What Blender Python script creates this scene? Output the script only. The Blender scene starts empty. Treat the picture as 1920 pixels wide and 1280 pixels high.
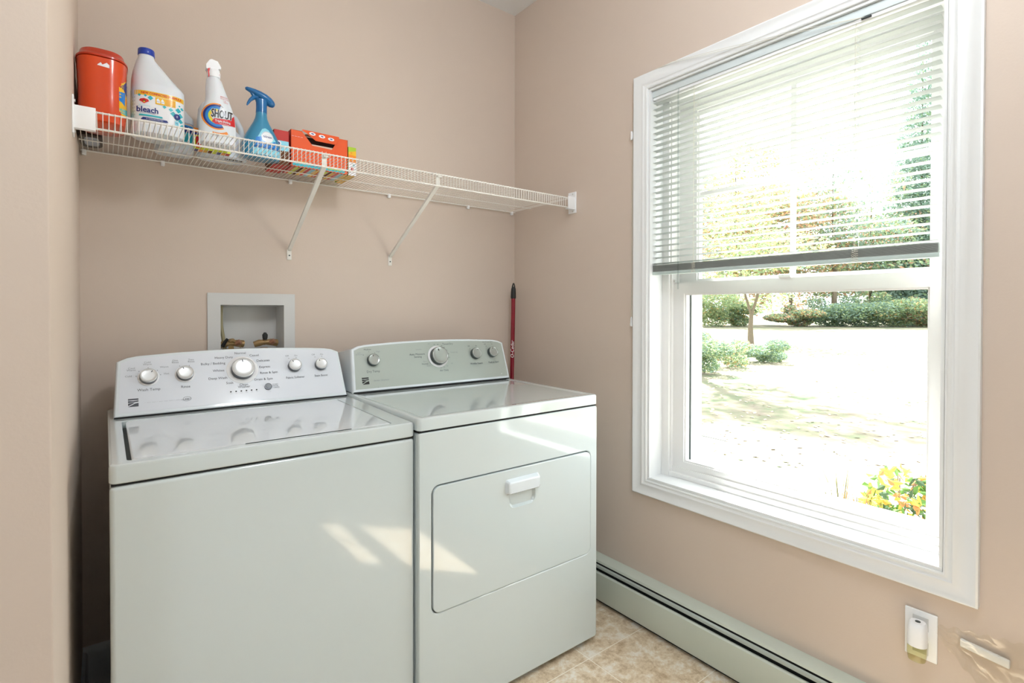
import bpy, bmesh, math, random
from mathutils import Vector, Matrix
random.seed(7)
C = bpy.context.scene.collection
PI = math.pi

# ------------------------------------------------------------------ camera
YAW, PITCH, ROLL = 0.6589, -0.0113, 0.001
fw = Vector((math.sin(YAW)*math.cos(PITCH), math.cos(YAW)*math.cos(PITCH), math.sin(PITCH)))
rt = Vector((math.cos(YAW), -math.sin(YAW), 0)); up = rt.cross(fw)
r2 = rt*math.cos(ROLL)+up*math.sin(ROLL); u2 = -rt*math.sin(ROLL)+up*math.cos(ROLL)
cd = bpy.data.cameras.new('camera'); cam = bpy.data.objects.new('camera', cd); C.objects.link(cam)
cd.sensor_fit = 'HORIZONTAL'; cd.sensor_width = 36; cd.lens = 986.2/1920*36
cd.shift_y = -(640-592.7)/1920; cd.clip_start = 0.02; cd.clip_end = 500
CAM = Vector((-1.696, -2.1686, 1.2306))
M = Matrix((r2, u2, -fw)).transposed().to_4x4(); M.translation = CAM
cam.matrix_world = M
bpy.context.scene.camera = cam

# ------------------------------------------------------------------ world, sun, exposure
sc = bpy.context.scene
sc.view_settings.view_transform = 'Standard'; sc.view_settings.look = 'None'
sc.view_settings.gamma = 1; sc.view_settings.exposure = 0.2; sc.view_settings.use_curve_mapping = False
w = bpy.data.worlds.new('sky'); sc.world = w; w.use_nodes = True
bg = w.node_tree.nodes['Background']
bg.inputs[0].default_value = (0.90, 0.96, 1.0, 1); bg.inputs[1].default_value = 3.9
sd = bpy.data.lights.new('sun', 'SUN'); sd.energy = 30; sd.angle = 0.012; sd.color = (1, .965, .93)
sun = bpy.data.objects.new('sun', sd); C.objects.link(sun)
sun.rotation_euler = Vector((-.35, -.36, -.64)).to_track_quat('-Z', 'Y').to_euler()
FILL_W = 24.0  # power of the added room fill

# ------------------------------------------------------------------ materials
def srgb(r, g, b):
    f = lambda c: (c/255/12.92) if c/255 <= .04045 else ((c/255+.055)/1.055)**2.4
    return (f(r), f(g), f(b), 1)
def mat(name, col, rough=.5, metal=0, coat=0, noise=None, bump=None, spec=.5, trans=0, sss=0, ior=1.45):
    m = bpy.data.materials.new(name); m.use_nodes = True
    nt = m.node_tree; b = nt.nodes['Principled BSDF']
    b.inputs['Base Color'].default_value = col; b.inputs['Roughness'].default_value = rough
    b.inputs['Metallic'].default_value = metal; b.inputs['Coat Weight'].default_value = coat
    b.inputs['Coat Roughness'].default_value = .05
    b.inputs['Specular IOR Level'].default_value = spec
    b.inputs['Transmission Weight'].default_value = trans; b.inputs['IOR'].default_value = ior
    if sss: b.inputs['Subsurface Weight'].default_value = sss; b.inputs['Subsurface Scale'].default_value = .02
    tc = nt.nodes.new('ShaderNodeTexCoord')
    if noise:
        sc_, amt = noise
        n = nt.nodes.new('ShaderNodeTexNoise'); n.inputs['Scale'].default_value = sc_; n.inputs['Detail'].default_value = 4
        nt.links.new(tc.outputs['Object'], n.inputs['Vector'])
        mx = nt.nodes.new('ShaderNodeMix'); mx.data_type = 'RGBA'; mx.blend_type = 'MIX'
        mx.inputs['A'].default_value = tuple(c*(1-amt) for c in col[:3])+(1,)
        mx.inputs['B'].default_value = tuple(min(1, c*(1+amt)) for c in col[:3])+(1,)
        nt.links.new(n.outputs['Fac'], mx.inputs['Factor']); nt.links.new(mx.outputs['Result'], b.inputs['Base Color'])
    if bump:
        bs, st = bump
        n2 = nt.nodes.new('ShaderNodeTexNoise'); n2.inputs['Scale'].default_value = bs; n2.inputs['Detail'].default_value = 3
        nt.links.new(tc.outputs['Object'], n2.inputs['Vector'])
        bp = nt.nodes.new('ShaderNodeBump'); bp.inputs['Strength'].default_value = st; bp.inputs['Distance'].default_value = .002
        nt.links.new(n2.outputs['Fac'], bp.inputs['Height']); nt.links.new(bp.outputs['Normal'], b.inputs['Normal'])
    return m
def C3(r, g, b): return srgb(r, g, b)
m_wall = mat('beige_wall_paint', C3(214, 198, 184), .6, noise=(3, .02), bump=(160, .12), spec=.3)
m_wall2 = mat('neutral_bounce_wall_paint', C3(222, 224, 224), .6, noise=(3, .02), bump=(160, .12), spec=.3)  # unseen walls, toned so the machine fronts pick up neutral reflected light
m_ceil = mat('ceiling_paint', C3(238, 239, 240), .8, noise=(5, .01), bump=(90, .15))
m_trim = mat('white_trim_paint', C3(236, 238, 238), .35, noise=(8, .01))
m_vinyl = mat('white_vinyl', C3(238, 238, 236), .35, noise=(8, .01))
m_enam = mat('white_enamel', C3(214, 224, 224), .10, coat=1.0, noise=(2, .008))
m_enam2 = mat('white_plastic_panel', C3(226, 234, 238), .08, coat=.8, noise=(3, .008))
m_heat = mat('heater_enamel', C3(205, 212, 200), .35, noise=(4, .02))
m_dark = mat('dark_gap', C3(28, 30, 30), .8, noise=(20, .2))
m_gask = mat('grey_gasket', C3(70, 78, 78), .6, noise=(20, .1))
m_silv = mat('silver_panel', C3(178, 187, 180), .34, metal=.25, noise=(3, .015))
m_wpan = mat('pearl_panel', C3(222, 227, 234), .34, coat=.15, noise=(3, .01))
m_knob = mat('knob_chrome_white', C3(222, 224, 224), .2, metal=.35, coat=.5, noise=(9, .01))
m_knobd = mat('knob_grey', C3(172, 178, 174), .25, metal=.5, coat=.4, noise=(9, .01))
m_knobs = mat('knob_side', C3(95, 98, 102), .3, metal=.7, noise=(9, .05))
m_ring = mat('white_ring', C3(246, 247, 248), .3, noise=(9, .01))
m_ink = mat('grey_ink', C3(80, 84, 92), .5, noise=(30, .05))
m_ink2 = mat('light_grey_ink', C3(140, 146, 152), .5, noise=(30, .05))
m_black = mat('black_plastic', C3(32, 34, 34), .4, noise=(30, .1))
m_wire = mat('white_coated_wire', C3(236, 233, 226), .35, noise=(20, .01))
m_brass = mat('brass', C3(168, 140, 98), .45, metal=.55, noise=(60, .15))
m_copper = mat('copper', C3(176, 130, 104), .45, metal=.5, noise=(60, .15))
m_boxw = mat('outlet_box_plastic', C3(214, 214, 212), .45, noise=(10, .02))
m_hose = mat('tan_hose', C3(160, 150, 115), .5, noise=(30, .08))
m_red = mat('red_metal_pole', C3(140, 14, 38), .25, metal=.3, coat=.6, noise=(30, .05))
m_slatr = mat('blind_bottom_rail', C3(196, 212, 208), .4, noise=(6, .01))
m_slat = mat('blind_slat', C3(208, 213, 210), .4, noise=(6, .01))
_nt = m_slat.node_tree; _t = _nt.nodes.new('ShaderNodeBsdfTranslucent'); _t.inputs[0].default_value = C3(225, 228, 224); _m = _nt.nodes.new('ShaderNodeMixShader'); _m.inputs[0].default_value = .35
_nt.links.new(_nt.nodes['Principled BSDF'].outputs[0], _m.inputs[1]); _nt.links.new(_t.outputs[0], _m.inputs[2]); _nt.links.new(_m.outputs[0], _nt.nodes['Material Output'].inputs['Surface'])
m_head = mat('blind_headrail', C3(216, 226, 228), .4, noise=(6, .01))
m_cord = mat('white_cord', C3(225, 222, 208), .7, noise=(90, .05))
m_gbase = mat('grey_trim', C3(190, 195, 196), .4, noise=(8, .05))
def glass(name, tint=(1, 1, 1, 1), refl=.06, rough=0):
    m = bpy.data.materials.new(name); m.use_nodes = True; nt = m.node_tree
    nt.nodes.remove(nt.nodes['Principled BSDF']); out = nt.nodes['Material Output']
    t = nt.nodes.new('ShaderNodeBsdfTransparent'); t.inputs[0].default_value = tint
    g = nt.nodes.new('ShaderNodeBsdfGlossy'); g.inputs['Roughness'].default_value = rough
    lw = nt.nodes.new('ShaderNodeLayerWeight'); lw.inputs[0].default_value = .5
    fr = nt.nodes.new('ShaderNodeMath'); fr.operation = 'POWER'; fr.inputs[1].default_value = 4
    nt.links.new(lw.outputs['Facing'], fr.inputs[0])
    nz = nt.nodes.new('ShaderNodeTexNoise'); nz.inputs['Scale'].default_value = 2
    ad = nt.nodes.new('ShaderNodeMath'); ad.operation = 'MULTIPLY_ADD'; ad.inputs[1].default_value = refl*.1
    nt.links.new(nz.outputs['Fac'], ad.inputs[0]); nt.links.new(fr.outputs[0], ad.inputs[2])
    mx = nt.nodes.new('ShaderNodeMixShader')
    nt.links.new(ad.outputs[0], mx.inputs[0]); nt.links.new(t.outputs[0], mx.inputs[1]); nt.links.new(g.outputs[0], mx.inputs[2])
    nt.links.new(mx.outputs[0], out.inputs['Surface']); return m
m_glass = glass('window_glass', (.97, .985, .98, 1))
m_film = glass('clear_film', (.93, .92, .88, 1), 1.6, .16)
m_wand = glass('clear_wand', (.9, .92, .92, 1), .5, .1)
# floor: vinyl tile with mottling and grout
m_floor = bpy.data.materials.new('beige_stone_tile'); m_floor.use_nodes = True
nt = m_floor.node_tree; b = nt.nodes['Principled BSDF']; b.inputs['Roughness'].default_value = .38
tc = nt.nodes.new('ShaderNodeTexCoord')
n1 = nt.nodes.new('ShaderNodeTexNoise'); n1.inputs['Scale'].default_value = 17; n1.inputs['Detail'].default_value = 12; n1.inputs['Roughness'].default_value = .78; n1.inputs['Distortion'].default_value = .15
nt.links.new(tc.outputs['Object'], n1.inputs['Vector'])
cr = nt.nodes.new('ShaderNodeValToRGB'); e = cr.color_ramp.elements
e[0].position = .36; e[0].color = C3(186, 158, 124); e[1].position = .60; e[1].color = C3(242, 234, 220)
k = cr.color_ramp.elements.new(.5); k.color = C3(226, 206, 176)
nt.links.new(n1.outputs['Fac'], cr.inputs['Fac'])
mp = nt.nodes.new('ShaderNodeMapping'); mp.inputs['Location'].default_value = (.351-.305*2, .877-.305*2, 0)
mp.inputs['Location'].default_value = (.351, .877, 0)
nt.links.new(tc.outputs['Object'], mp.inputs['Vector'])
bt = nt.nodes.new('ShaderNodeTexBrick'); bt.offset = 0; bt.squash = 1
bt.inputs['Scale'].default_value = 1; bt.inputs['Brick Width'].default_value = .305; bt.inputs['Row Height'].default_value = .305
bt.inputs['Mortar Size'].default_value = .0015; bt.inputs['Mortar Smooth'].default_value = .1
bt.inputs['Mortar'].default_value = C3(250, 242, 228)
nt.links.new(mp.outputs[0], bt.inputs['Vector']); nt.links.new(cr.outputs[0], bt.inputs['Color1']); nt.links.new(cr.outputs[0], bt.inputs['Color2'])
nt.links.new(bt.outputs['Color'], b.inputs['Base Color'])

# ------------------------------------------------------------------ helpers
def superloop(cx, cy, a, b_, n, seg):
    L = []
    for i in range(seg):
        t = 2*PI*i/seg; c, s = math.cos(t), math.sin(t)
        L.append((cx+a*math.copysign(abs(c)**(2/n), c), cy+b_*math.copysign(abs(s)**(2/n), s)))
    return L
def rrect(x0, x1, y0, y1, r, k=6):
    P = []
    for cx, cy, a0 in ((x1-r, y1-r, 0), (x0+r, y1-r, 90), (x0+r, y0+r, 180), (x1-r, y0+r, 270)):
        for i in range(k+1):
            a = math.radians(a0+90*i/k); P.append((cx+r*math.cos(a), cy+r*math.sin(a)))
    return P
class MB:
    def __init__(s): s.v = []; s.f = []; s.m = []
    def add(s, vs, fs, m=0):
        o = len(s.v); s.v += [tuple(v) for v in vs]
        for f in fs: s.f.append(tuple(i+o for i in f)); s.m.append(m)
        return s
    def bm(s, bm_, m=0):
        bm_.verts.index_update()
        s.add([v.co.copy() for v in bm_.verts], [[v.index for v in f.verts] for f in bm_.faces], m); bm_.free(); return s
    def box(s, x0, x1, y0, y1, z0, z1, m=0, bev=0, seg=3, which=None, fn=None):
        x0, x1 = sorted((x0, x1)); y0, y1 = sorted((y0, y1)); z0, z1 = sorted((z0, z1))
        b = bmesh.new(); bmesh.ops.create_cube(b, size=1)
        for v in b.verts: v.co = Vector((x0+(v.co.x+.5)*(x1-x0), y0+(v.co.y+.5)*(y1-y0), z0+(v.co.z+.5)*(z1-z0)))
        if bev:
            E_ = [e for e in b.edges if (which is None or which(e))]
            bmesh.ops.bevel(b, geom=E_, offset=bev, segments=seg, affect='EDGES', profile=.5)
        if fn:
            for v in b.verts: v.co = Vector(fn(*v.co))
        return s.bm(b, m)
    def tube(s, pts, r, seg=8, m=0, cap=True):
        P = [Vector(p) for p in pts]; n = len(P); R = r if isinstance(r, (list, tuple)) else [r]*n
        vs = []; d = (P[1]-P[0]).normalized()
        a = d.orthogonal().normalized()
        for i in range(n):
            if 0 < i < n-1: d = ((P[i+1]-P[i]).normalized()+(P[i]-P[i-1]).normalized()).normalized()
            elif i == n-1: d = (P[i]-P[i-1]).normalized()
            a = (a-d*a.dot(d)).normalized(); b_ = d.cross(a)
            for j in range(seg):
                t = 2*PI*j/seg; vs.append(P[i]+(a*math.cos(t)+b_*math.sin(t))*R[i])
        fs = [(i*seg+j, i*seg+(j+1) % seg, (i+1)*seg+(j+1) % seg, (i+1)*seg+j) for i in range(n-1) for j in range(seg)]
        if cap: fs += [tuple(range(seg))[::-1], tuple((n-1)*seg+j for j in range(seg))]
        return s.add(vs, fs, m)
    def rings(s, R, m=0, cap=True):     # list of loops of equal length (3D)
        n = len(R[0]); vs = [p for r in R for p in r]
        fs = [(i*n+j, i*n+(j+1) % n, (i+1)*n+(j+1) % n, (i+1)*n+j) for i in range(len(R)-1) for j in range(n)]
        if cap: fs += [tuple(range(n))[::-1], tuple((len(R)-1)*n+j for j in range(n))]
        return s.add(vs, fs, m)
    def disc_stack(s, prof, o, ex, ey, ez, seg=32, m=0, cap=True):  # lathe about axis ez at origin o; prof (r,h)
        o = Vector(o)
        R = [[o+ex*(r*math.cos(2*PI*j/seg))+ey*(r*math.sin(2*PI*j/seg))+ez*h for j in range(seg)] for r, h in prof]
        return s.rings(R, m, cap)
    def lathe(s, prof, cx=0, cy=0, seg=32, m=0, cap=True):
        return s.disc_stack(prof, (cx, cy, 0), Vector((1, 0, 0)), Vector((0, 1, 0)), Vector((0, 0, 1)), seg, m, cap)
    def loft(s, secs, seg=48, m=0, cap=True):   # (z,cx,cy,a,b,n)
        return s.rings([[(x, y, z) for x, y in superloop(cx, cy, a, b_, n, seg)] for z, cx, cy, a, b_, n in secs], m, cap)
    def prism(s, loop, f0, f1, m=0):     # loop 2D, f0/f1 map to 3D front/back
        n = len(loop); vs = [f0(*p) for p in loop]+[f1(*p) for p in loop]
        fs = [tuple(range(n)), tuple(range(2*n-1, n-1, -1))]+[(i, i+n, (i+1) % n+n, (i+1) % n) for i in range(n)]
        return s.add(vs, fs, m)
    def holed(s, outer, holes, f0, f1, m=0):   # plate with holes between maps f0 and f1
        loops = [outer]+holes
        for fm in (f0, f1):
            b = bmesh.new(); ed = []
            for L in loops:
                vv = [b.verts.new((p[0], p[1], 0)) for p in L]
                ed += [b.edges.new((vv[i], vv[(i+1) % len(vv)])) for i in range(len(vv))]
            bmesh.ops.triangle_fill(b, use_beauty=True, use_dissolve=False, edges=ed)
            for v in b.verts: v.co = Vector(fm(v.co.x, v.co.y))
            s.bm(b, m)
        for L in loops:
            n = len(L); s.add([f0(*p) for p in L]+[f1(*p) for p in L], [(i, i+n, (i+1) % n+n, (i+1) % n) for i in range(n)], m)
        return s
    def build(s, name, mats, parent=None, smooth=True, local=False):
        me = bpy.data.meshes.new(name)
        off = Vector((0, 0, 0))
        if parent is not None and not local: off = Vector(parent.get('_w', (0, 0, 0)))
        me.from_pydata([Vector(v)-off for v in s.v], [], s.f)
        for mm in (mats if isinstance(mats, (list, tuple)) else [mats]): me.materials.append(mm)
        me.polygons.foreach_set('material_index', s.m)
        b = bmesh.new(); b.from_mesh(me); bmesh.ops.remove_doubles(b, verts=b.verts, dist=1e-6)
        bmesh.ops.recalc_face_normals(b, faces=b.faces); b.to_mesh(me); b.free()
        if smooth:
            me.polygons.foreach_set('use_smooth', [True]*len(me.polygons)); me.set_sharp_from_angle(angle=math.radians(38))
        me.update()
        o = bpy.data.objects.new(name, me); C.objects.link(o)
        if parent is not None:
            o.parent = parent; o['_w'] = tuple(off)
        return o
ALL = []
def thing(name, label, cat, loc=(0, 0, 0), group=None, kind=None, rotz=0, build_world=True):
    o = bpy.data.objects.new(name, None); C.objects.link(o); o.location = loc; o.rotation_euler = (0, 0, rotz)
    o['_w'] = tuple(loc) if build_world else (0, 0, 0)
    o.empty_display_size = .05
    if kind: o['kind'] = kind
    if label: o['label'] = label
    if cat: o['category'] = cat
    if group: o['group'] = group
    return o
def tag(o, label, cat, group=None, kind=None):
    o['label'] = label; o['category'] = cat
    if group: o['group'] = group
    if kind: o['kind'] = kind
    return o
def struct(o): o['kind'] = 'structure'; return o
X, Y, Z = Vector((1, 0, 0)), Vector((0, 1, 0)), Vector((0, 0, 1))

_tc = {}
def text2d(t, size):
    if (t) not in _tc:
        cu = bpy.data.curves.new('t', 'FONT'); cu.body = t; cu.size = 1; cu.align_x = 'CENTER'; cu.align_y = 'CENTER'; cu.resolution_u = 2
        ob = bpy.data.objects.new('t', cu); C.objects.link(ob)
        dg = bpy.context.evaluated_depsgraph_get(); me = bpy.data.meshes.new_from_object(ob.evaluated_get(dg))
        _tc[t] = ([v.co.copy() for v in me.vertices], [tuple(p.vertices) for p in me.polygons])
        bpy.data.objects.remove(ob); bpy.data.curves.remove(cu); bpy.data.meshes.remove(me)
    v, f = _tc[t]
    return [(c.x*size, c.y*size) for c in v], f
class Art:
    def __init__(s): s.it = []
    def poly(s, pts, m=0): s.it.append((list(pts), [tuple(range(len(pts)))], m)); return s
    def rect(s, x0, x1, y0, y1, m=0): return s.poly([(x0, y0), (x1, y0), (x1, y1), (x0, y1)], m)
    def disc(s, x, y, r, m=0, ry=None, seg=20):
        ry = ry or r; return s.poly([(x+r*math.cos(2*PI*i/seg), y+ry*math.sin(2*PI*i/seg)) for i in range(seg)], m)
    def arc(s, x, y, r0, r1, a0, a1, m=0, seg=24, sx=1, rot=0):
        o, i_ = [], []
        cr_, sr_ = math.cos(rot), math.sin(rot)
        for k in range(seg+1):
            a = math.radians(a0+(a1-a0)*k/seg)
            for L, r in ((o, r1), (i_, r0)):
                px, py = r*math.cos(a)*sx, r*math.sin(a); L.append((x+px*cr_-py*sr_, y+px*sr_+py*cr_))
        n = seg+1; s.it.append((o+i_, [(k, k+1, n+k+1, n+k) for k in range(seg)], m)); return s
    def text(s, t, x, y, h, m=0, sx=1, rot=0, shear=0):
        v, f = text2d(t, h); c_, s_ = math.cos(rot), math.sin(rot)
        v = [((px+shear*py)*sx, py) for px, py in v]
        s.it.append(([(x+px*c_-py*s_, y+px*s_+py*c_) for px, py in v], f, m)); return s
    def bold(s, t, x, y, h, m=0, d=.0004, **k):
        for i in range(6): s.text(t, x+d*math.cos(i*PI/3), y+d*math.sin(i*PI/3), h, m, **k)
        return s
    def build(s, name, mp_, mats, parent, local=False, maxlen=None, step=.00012, base=.0002):
        mb = MB()
        if step > .0001: step = .000025
        for k, (v, f, m) in enumerate(s.it):
            off = base+step*k
            if maxlen:
                b = bmesh.new(); vv = [b.verts.new((p[0], p[1], 0)) for p in v]
                for ff in f:
                    try: b.faces.new([vv[i] for i in ff])
                    except ValueError: pass
                bmesh.ops.triangulate(b, faces=b.faces)
                for _ in range(5):
                    L = [e for e in b.edges if e.calc_length() > maxlen]
                    if not L: break
                    bmesh.ops.subdivide_edges(b, edges=L, cuts=1, use_grid_fill=False)
                    bmesh.ops.triangulate(b, faces=[q for q in b.faces if len(q.verts) > 3])
                b.verts.index_update()
                mb.add([mp_(q.co.x, q.co.y, off) for q in b.verts], [[q.index for q in ff.verts] for ff in b.faces], m); b.free()
            else: mb.add([mp_(p[0], p[1], off) for p in v], f, m)
        me = bpy.data.meshes.new(name); o_ = Vector((0, 0, 0)) if local else Vector(parent.get('_w', (0, 0, 0)))
        me.from_pydata([Vector(v)-o_ for v in mb.v], [], mb.f)
        for mm in mats: me.materials.append(mm)
        me.polygons.foreach_set('material_index', mb.m)
        o = bpy.data.objects.new(name, me); C.objects.link(o); o.parent = parent; return o

# ================================================================== ROOM
H = 2.7604; XL = -1.758; YS = -1.150; RX = -3.3; RY = -4.4
WY0, WY1, WZ0, WZ1 = -1.785, -.859, .563, 2.0965     # window opening
mb = MB(); mb.holed([(RY-.15, -.05), (.15, -.05), (.15, H+.05), (RY-.15, H+.05)], [[(WY0, WZ0), (WY1, WZ0), (WY1, WZ1), (WY0, WZ1)]],
    lambda y, z: (0, y, z), lambda y, z: (.165, y, z))
struct(mb.build('wall_right', m_wall, smooth=False))
BX0, BX1, BZ0, BZ1 = -1.3655, -1.1412, 1.000, 1.2525   # laundry outlet recess
mb = MB(); mb.holed([(RX, -.05), (0, -.05), (0, H+.05), (RX, H+.05)], [[(BX0, BZ0), (BX1, BZ0), (BX1, BZ1), (BX0, BZ1)]],
    lambda x, z: (x, 0, z), lambda x, z: (x, .14, z))
struct(mb.build('wall_back', m_wall, smooth=False))
mb = MB(); mb.box(RX, XL, YS, 0, 0, H, bev=.004, seg=2, which=lambda e: all(abs(v.co.x-XL) < 1e-4 and abs(v.co.y-YS) < 1e-4 for v in e.verts))
struct(mb.build('wall_left', m_wall))
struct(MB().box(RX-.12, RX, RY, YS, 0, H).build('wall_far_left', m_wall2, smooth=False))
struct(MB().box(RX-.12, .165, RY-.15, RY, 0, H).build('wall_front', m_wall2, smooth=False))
struct(MB().box(RX, 0, RY, 0, -.05, 0).build('floor', m_floor, smooth=False))
struct(MB().box(RX-.12, .165, RY-.15, .14, H, H+.05).build('ceiling', m_ceil, smooth=False))
mb = MB()
prof = [(0, 0), (-.024, 0), (-.024, .128), (-.020, .138), (-.012, .144), (0, .146)]
mb.prism([(y, z) for y, z in prof], lambda y, z: (XL, y, z), lambda y, z: (-.075, y, z))
struct(mb.build('baseboard_back', m_gbase))
mb = MB(); mb.prism([(x_, z) for x_, z in [(0, 0), (.013, 0), (.013, .128), (.009, .14), (0, .144)]], lambda x_, z: (XL+x_, YS, z), lambda x_, z: (XL+x_, -.025, z))
struct(mb.build('baseboard_left', m_gbase))

# ------------------------------------------------------------------ window
win = thing('window_1', None, None, (0, (WY0+WY1)/2, WZ0), kind='structure')
# casing: mitred profile around the opening
OY0, OY1, OZ0, OZ1 = -1.857, -.794, .503, 2.156
cw = .066
prof = [(0, 0), (0, -.0185), (.004, -.0205), (.009, -.0185), (.013, -.0155), (.036, -.0135), (.040, -.0150), (.046, -.0150), (.050, -.0115), (.056, -.0105), (.060, -.0125), (.064, -.0105), (.066, 0)]
mb = MB(); R = []
for oy, oz, sy, sz in ((OY0, OZ0, 1, 1), (OY1, OZ0, -1, 1), (OY1, OZ1, -1, -1), (OY0, OZ1, 1, -1)):
    ky, kz = abs((WY0 if sy > 0 else WY1)-oy)/.066, abs((WZ0 if sz > 0 else WZ1)-oz)/.066
    R.append([(d_, oy+sy*p_*ky, oz+sz*p_*kz) for p_, d_ in prof])
for i in range(4):
    A, B = R[i], R[(i+1) % 4]; n = len(prof)
    mb.add(A+B, [(j, j+1, n+j+1, n+j) for j in range(n-1)])
mb.build('casing', m_trim, win)
# jamb liner boards
mb = MB(); t = .008
mb.box(-.004, .10, WY0, WY0+t, WZ0, WZ1); mb.box(-.004, .10, WY1-t, WY1, WZ0, WZ1)
mb.box(-.004, .10, WY0+t, WY1-t, WZ1-t, WZ1)
mb.build('jamb', m_trim, win, smooth=False)
mb = MB(); mb.box(-.006, .10, WY0, WY1, WZ0-.004, WZ0+.010, bev=.002)
mb.build('window_sill', m_trim, win)
# vinyl frame
IY0, IY1 = -1.772, -.904
mb = MB()
mb.box(.075, .215, WY1-.002, IY1+.006, WZ0+.01, WZ1-.008); mb.box(.085, .215, IY1+.006, IY1, WZ0+.01, WZ1-.008)
mb.box(.075, .215, WY0+.002, IY0, WZ0+.01, WZ1-.008)
mb.box(.075, .215, WY0, WY1, 2.055, WZ1-.008)
mb.box(.080, .215, WY0, WY1, WZ0+.010, .590, bev=.002); mb.box(.092, .215, WY0, WY1, .590, .611)
mb.build('window_frame', m_vinyl, win, smooth=False)
mb = MB(); mb.box(.1315, .1345, IY1, IY1-.0008, 1.35, 2.03); mb.box(.141, .145, -.9868, -.9885, 1.352, 2.0);
def sash(name, x0, x1, y0, y1, z0, z1, st, rb, rt_, grid=False):
    s_ = MB(); gy0, gy1, gz0, gz1 = y0+st[0], y1-st[1], z0+rb, z1-rt_
    s_.holed([(y0, z0), (y1, z0), (y1, z1), (y0, z1)], [[(gy0, gz0), (gy1, gz0), (gy1, gz1), (gy0, gz1)]],
        lambda y, z: (x0, y, z), lambda y, z: (x1, y, z))
    # glazing bead
    bd = .006
    s_.holed([(gy0, gz0), (gy1, gz0), (gy1, gz1), (gy0, gz1)], [[(gy0+bd, gz0+bd), (gy1-bd, gz0+bd), (gy1-bd, gz1-bd), (gy0+bd, gz1-bd)]],
        lambda y, z: (x0+.007, y, z), lambda y, z: (x0+.014, y, z))
    so = s_.build(name, m_vinyl, win, smooth=False)
    xm = (x0+x1)/2
    MB().box(xm-.002, xm+.002, gy0, gy1, gz0, gz1).build('glass', m_glass, so, smooth=False)
    if grid:
        g = MB(); yc = -1.3405; zc = 1.683
        g.box(xm-.006, xm-.0025, yc-.0095, yc+.0095, gz0, gz1); g.box(xm-.0058, xm-.0026, gy0, yc-.0095, zc-.0095, zc+.0095); g.box(xm-.0058, xm-.0026, yc+.0095, gy1, zc-.0095, zc+.0095)
        g.build('muntin', m_vinyl, so, smooth=False)
    return so
ls = sash('lower_sash', .098, .132, IY0, IY1, .611, 1.340, (.044, .048), .025, .044)
us = sash('upper_sash', .136, .170, IY0, IY1, 1.306, 2.056, (.050, .078), .042, .046, True)
# sash lock cap and track caps
MB().box(.086, .100, -1.36, -1.32, 1.340, 1.352, bev=.003).build('sash_lock', m_vinyl, ls)
MB().box(.0925, .1, -.897, -.9035, 1.342, 2.05).box(.090, .098, -.909, -.916, 1.342, 1.352).build('balance_track', m_boxw, win, smooth=False)
mb = MB(); mb.box(.1354, .1358, -.9525, -.9605, .64, 1.30); mb.build('outer_seal', m_gask, win, smooth=False)
MB().box(.165, .235, WY0-.06, -1.735, WZ0-.04, WZ1+.06).box(.165, .235, -.944, WY1+.06, WZ0-.04, WZ1+.06).box(.165, .26, WY0-.06, WY1+.06, WZ0-.07, .600).box(.165, .235, WY0-.06, WY1+.06, 2.03, WZ1+.06).build('exterior_frame', m_vinyl, win, smooth=False)

# ------------------------------------------------------------------ blinds
bl = thing('window_blind', 'white horizontal slat blind hanging over the upper half of the window', 'blind', (.024, -1.315, 1.372))
BY0, BY1 = -1.766, -.862
MB().box(.006, .038, -1.775, -.868, 2.062, 2.088, bev=.0015).build('head_rail', m_head, bl)
mb = MB(); mb.box(.010, .034, -1.773, -.870, 2.052, 2.0615)
mb.build('head_rail_lip', m_ring, bl, smooth=False)
def slat_mesh(tilt):
    vs = []; n = 6
    for yy in (BY0, BY1):
        for side in (0, 1):
            for i in range(n+1):
                s_ = i/n-.5; xx = s_*.0245; zz = .0022*(1-(2*s_)**2)-(.0005 if side else 0)
                c_, q_ = math.cos(tilt), math.sin(tilt)
                vs.append((xx*c_-zz*q_, yy-(-1.314), xx*q_+zz*c_))
    k = n+1; fs = []
    for i in range(n):
        fs.append((i, i+1, 2*k+i+1, 2*k+i)); fs.append((k+i+1, k+i, 3*k+i, 3*k+i+1))
        fs.append((i, k+i, k+i+1, i+1)); fs.append((2*k+i, 2*k+i+1, 3*k+i+1, 3*k+i))
    fs.append((0, 2*k, 3*k, k)); fs.append((n, k+n, 3*k+n, 2*k+n))
    return vs, fs
s0 = None
def put_slat(z, tilt, dx=0):
    global s0
    o = MB().add(*slat_mesh(tilt)).build('slat', m_slat, bl, local=True) if s0 is None or abs(tilt-s0['_t']) > 1e-4 else s0.copy()
    if o.name not in C.objects: C.objects.link(o)
    o.parent = bl; o.location = Vector((.024+dx, -1.314, z))-Vector(bl['_w']); o['_t'] = tilt; s0 = o
    return o
NS = 28; z = 2.040
for i in range(NS): put_slat(2.040-i*.0232, -.13)
for i in range(14): put_slat(1.3835+i*.0018, .0)
MB().box(.0115, .0365, -1.768, -.860, 1.3700, 1.3820, bev=.002).build('bottom_rail', m_slatr, bl)
for yy in (-1.049, -1.5745):
    mb = MB()
    for dx, dy in ((-.0135, 0), (.0135, 0), (0, .008)):
        mb.tube([(.024+dx, yy+dy, 2.055), (.024+dx, yy+dy, 1.40)], .0005, 4)
    for i in range(NS): mb.tube([(.0105, yy, 2.0385-i*.0232), (.0375, yy, 2.0405-i*.0232)], .0005, 4)
    for k in range(7):     # gathered ladder loops at the stack
        zz = 1.372+k*.0052
        mb.tube([(.0105, yy-.008, zz+.001), (.0075, yy-.003, zz+.003), (.0075, yy+.004, zz-.001), (.0105, yy+.009, zz+.002)], .0009, 5)
    mb.build('ladder_cord', m_cord, bl)
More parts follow.
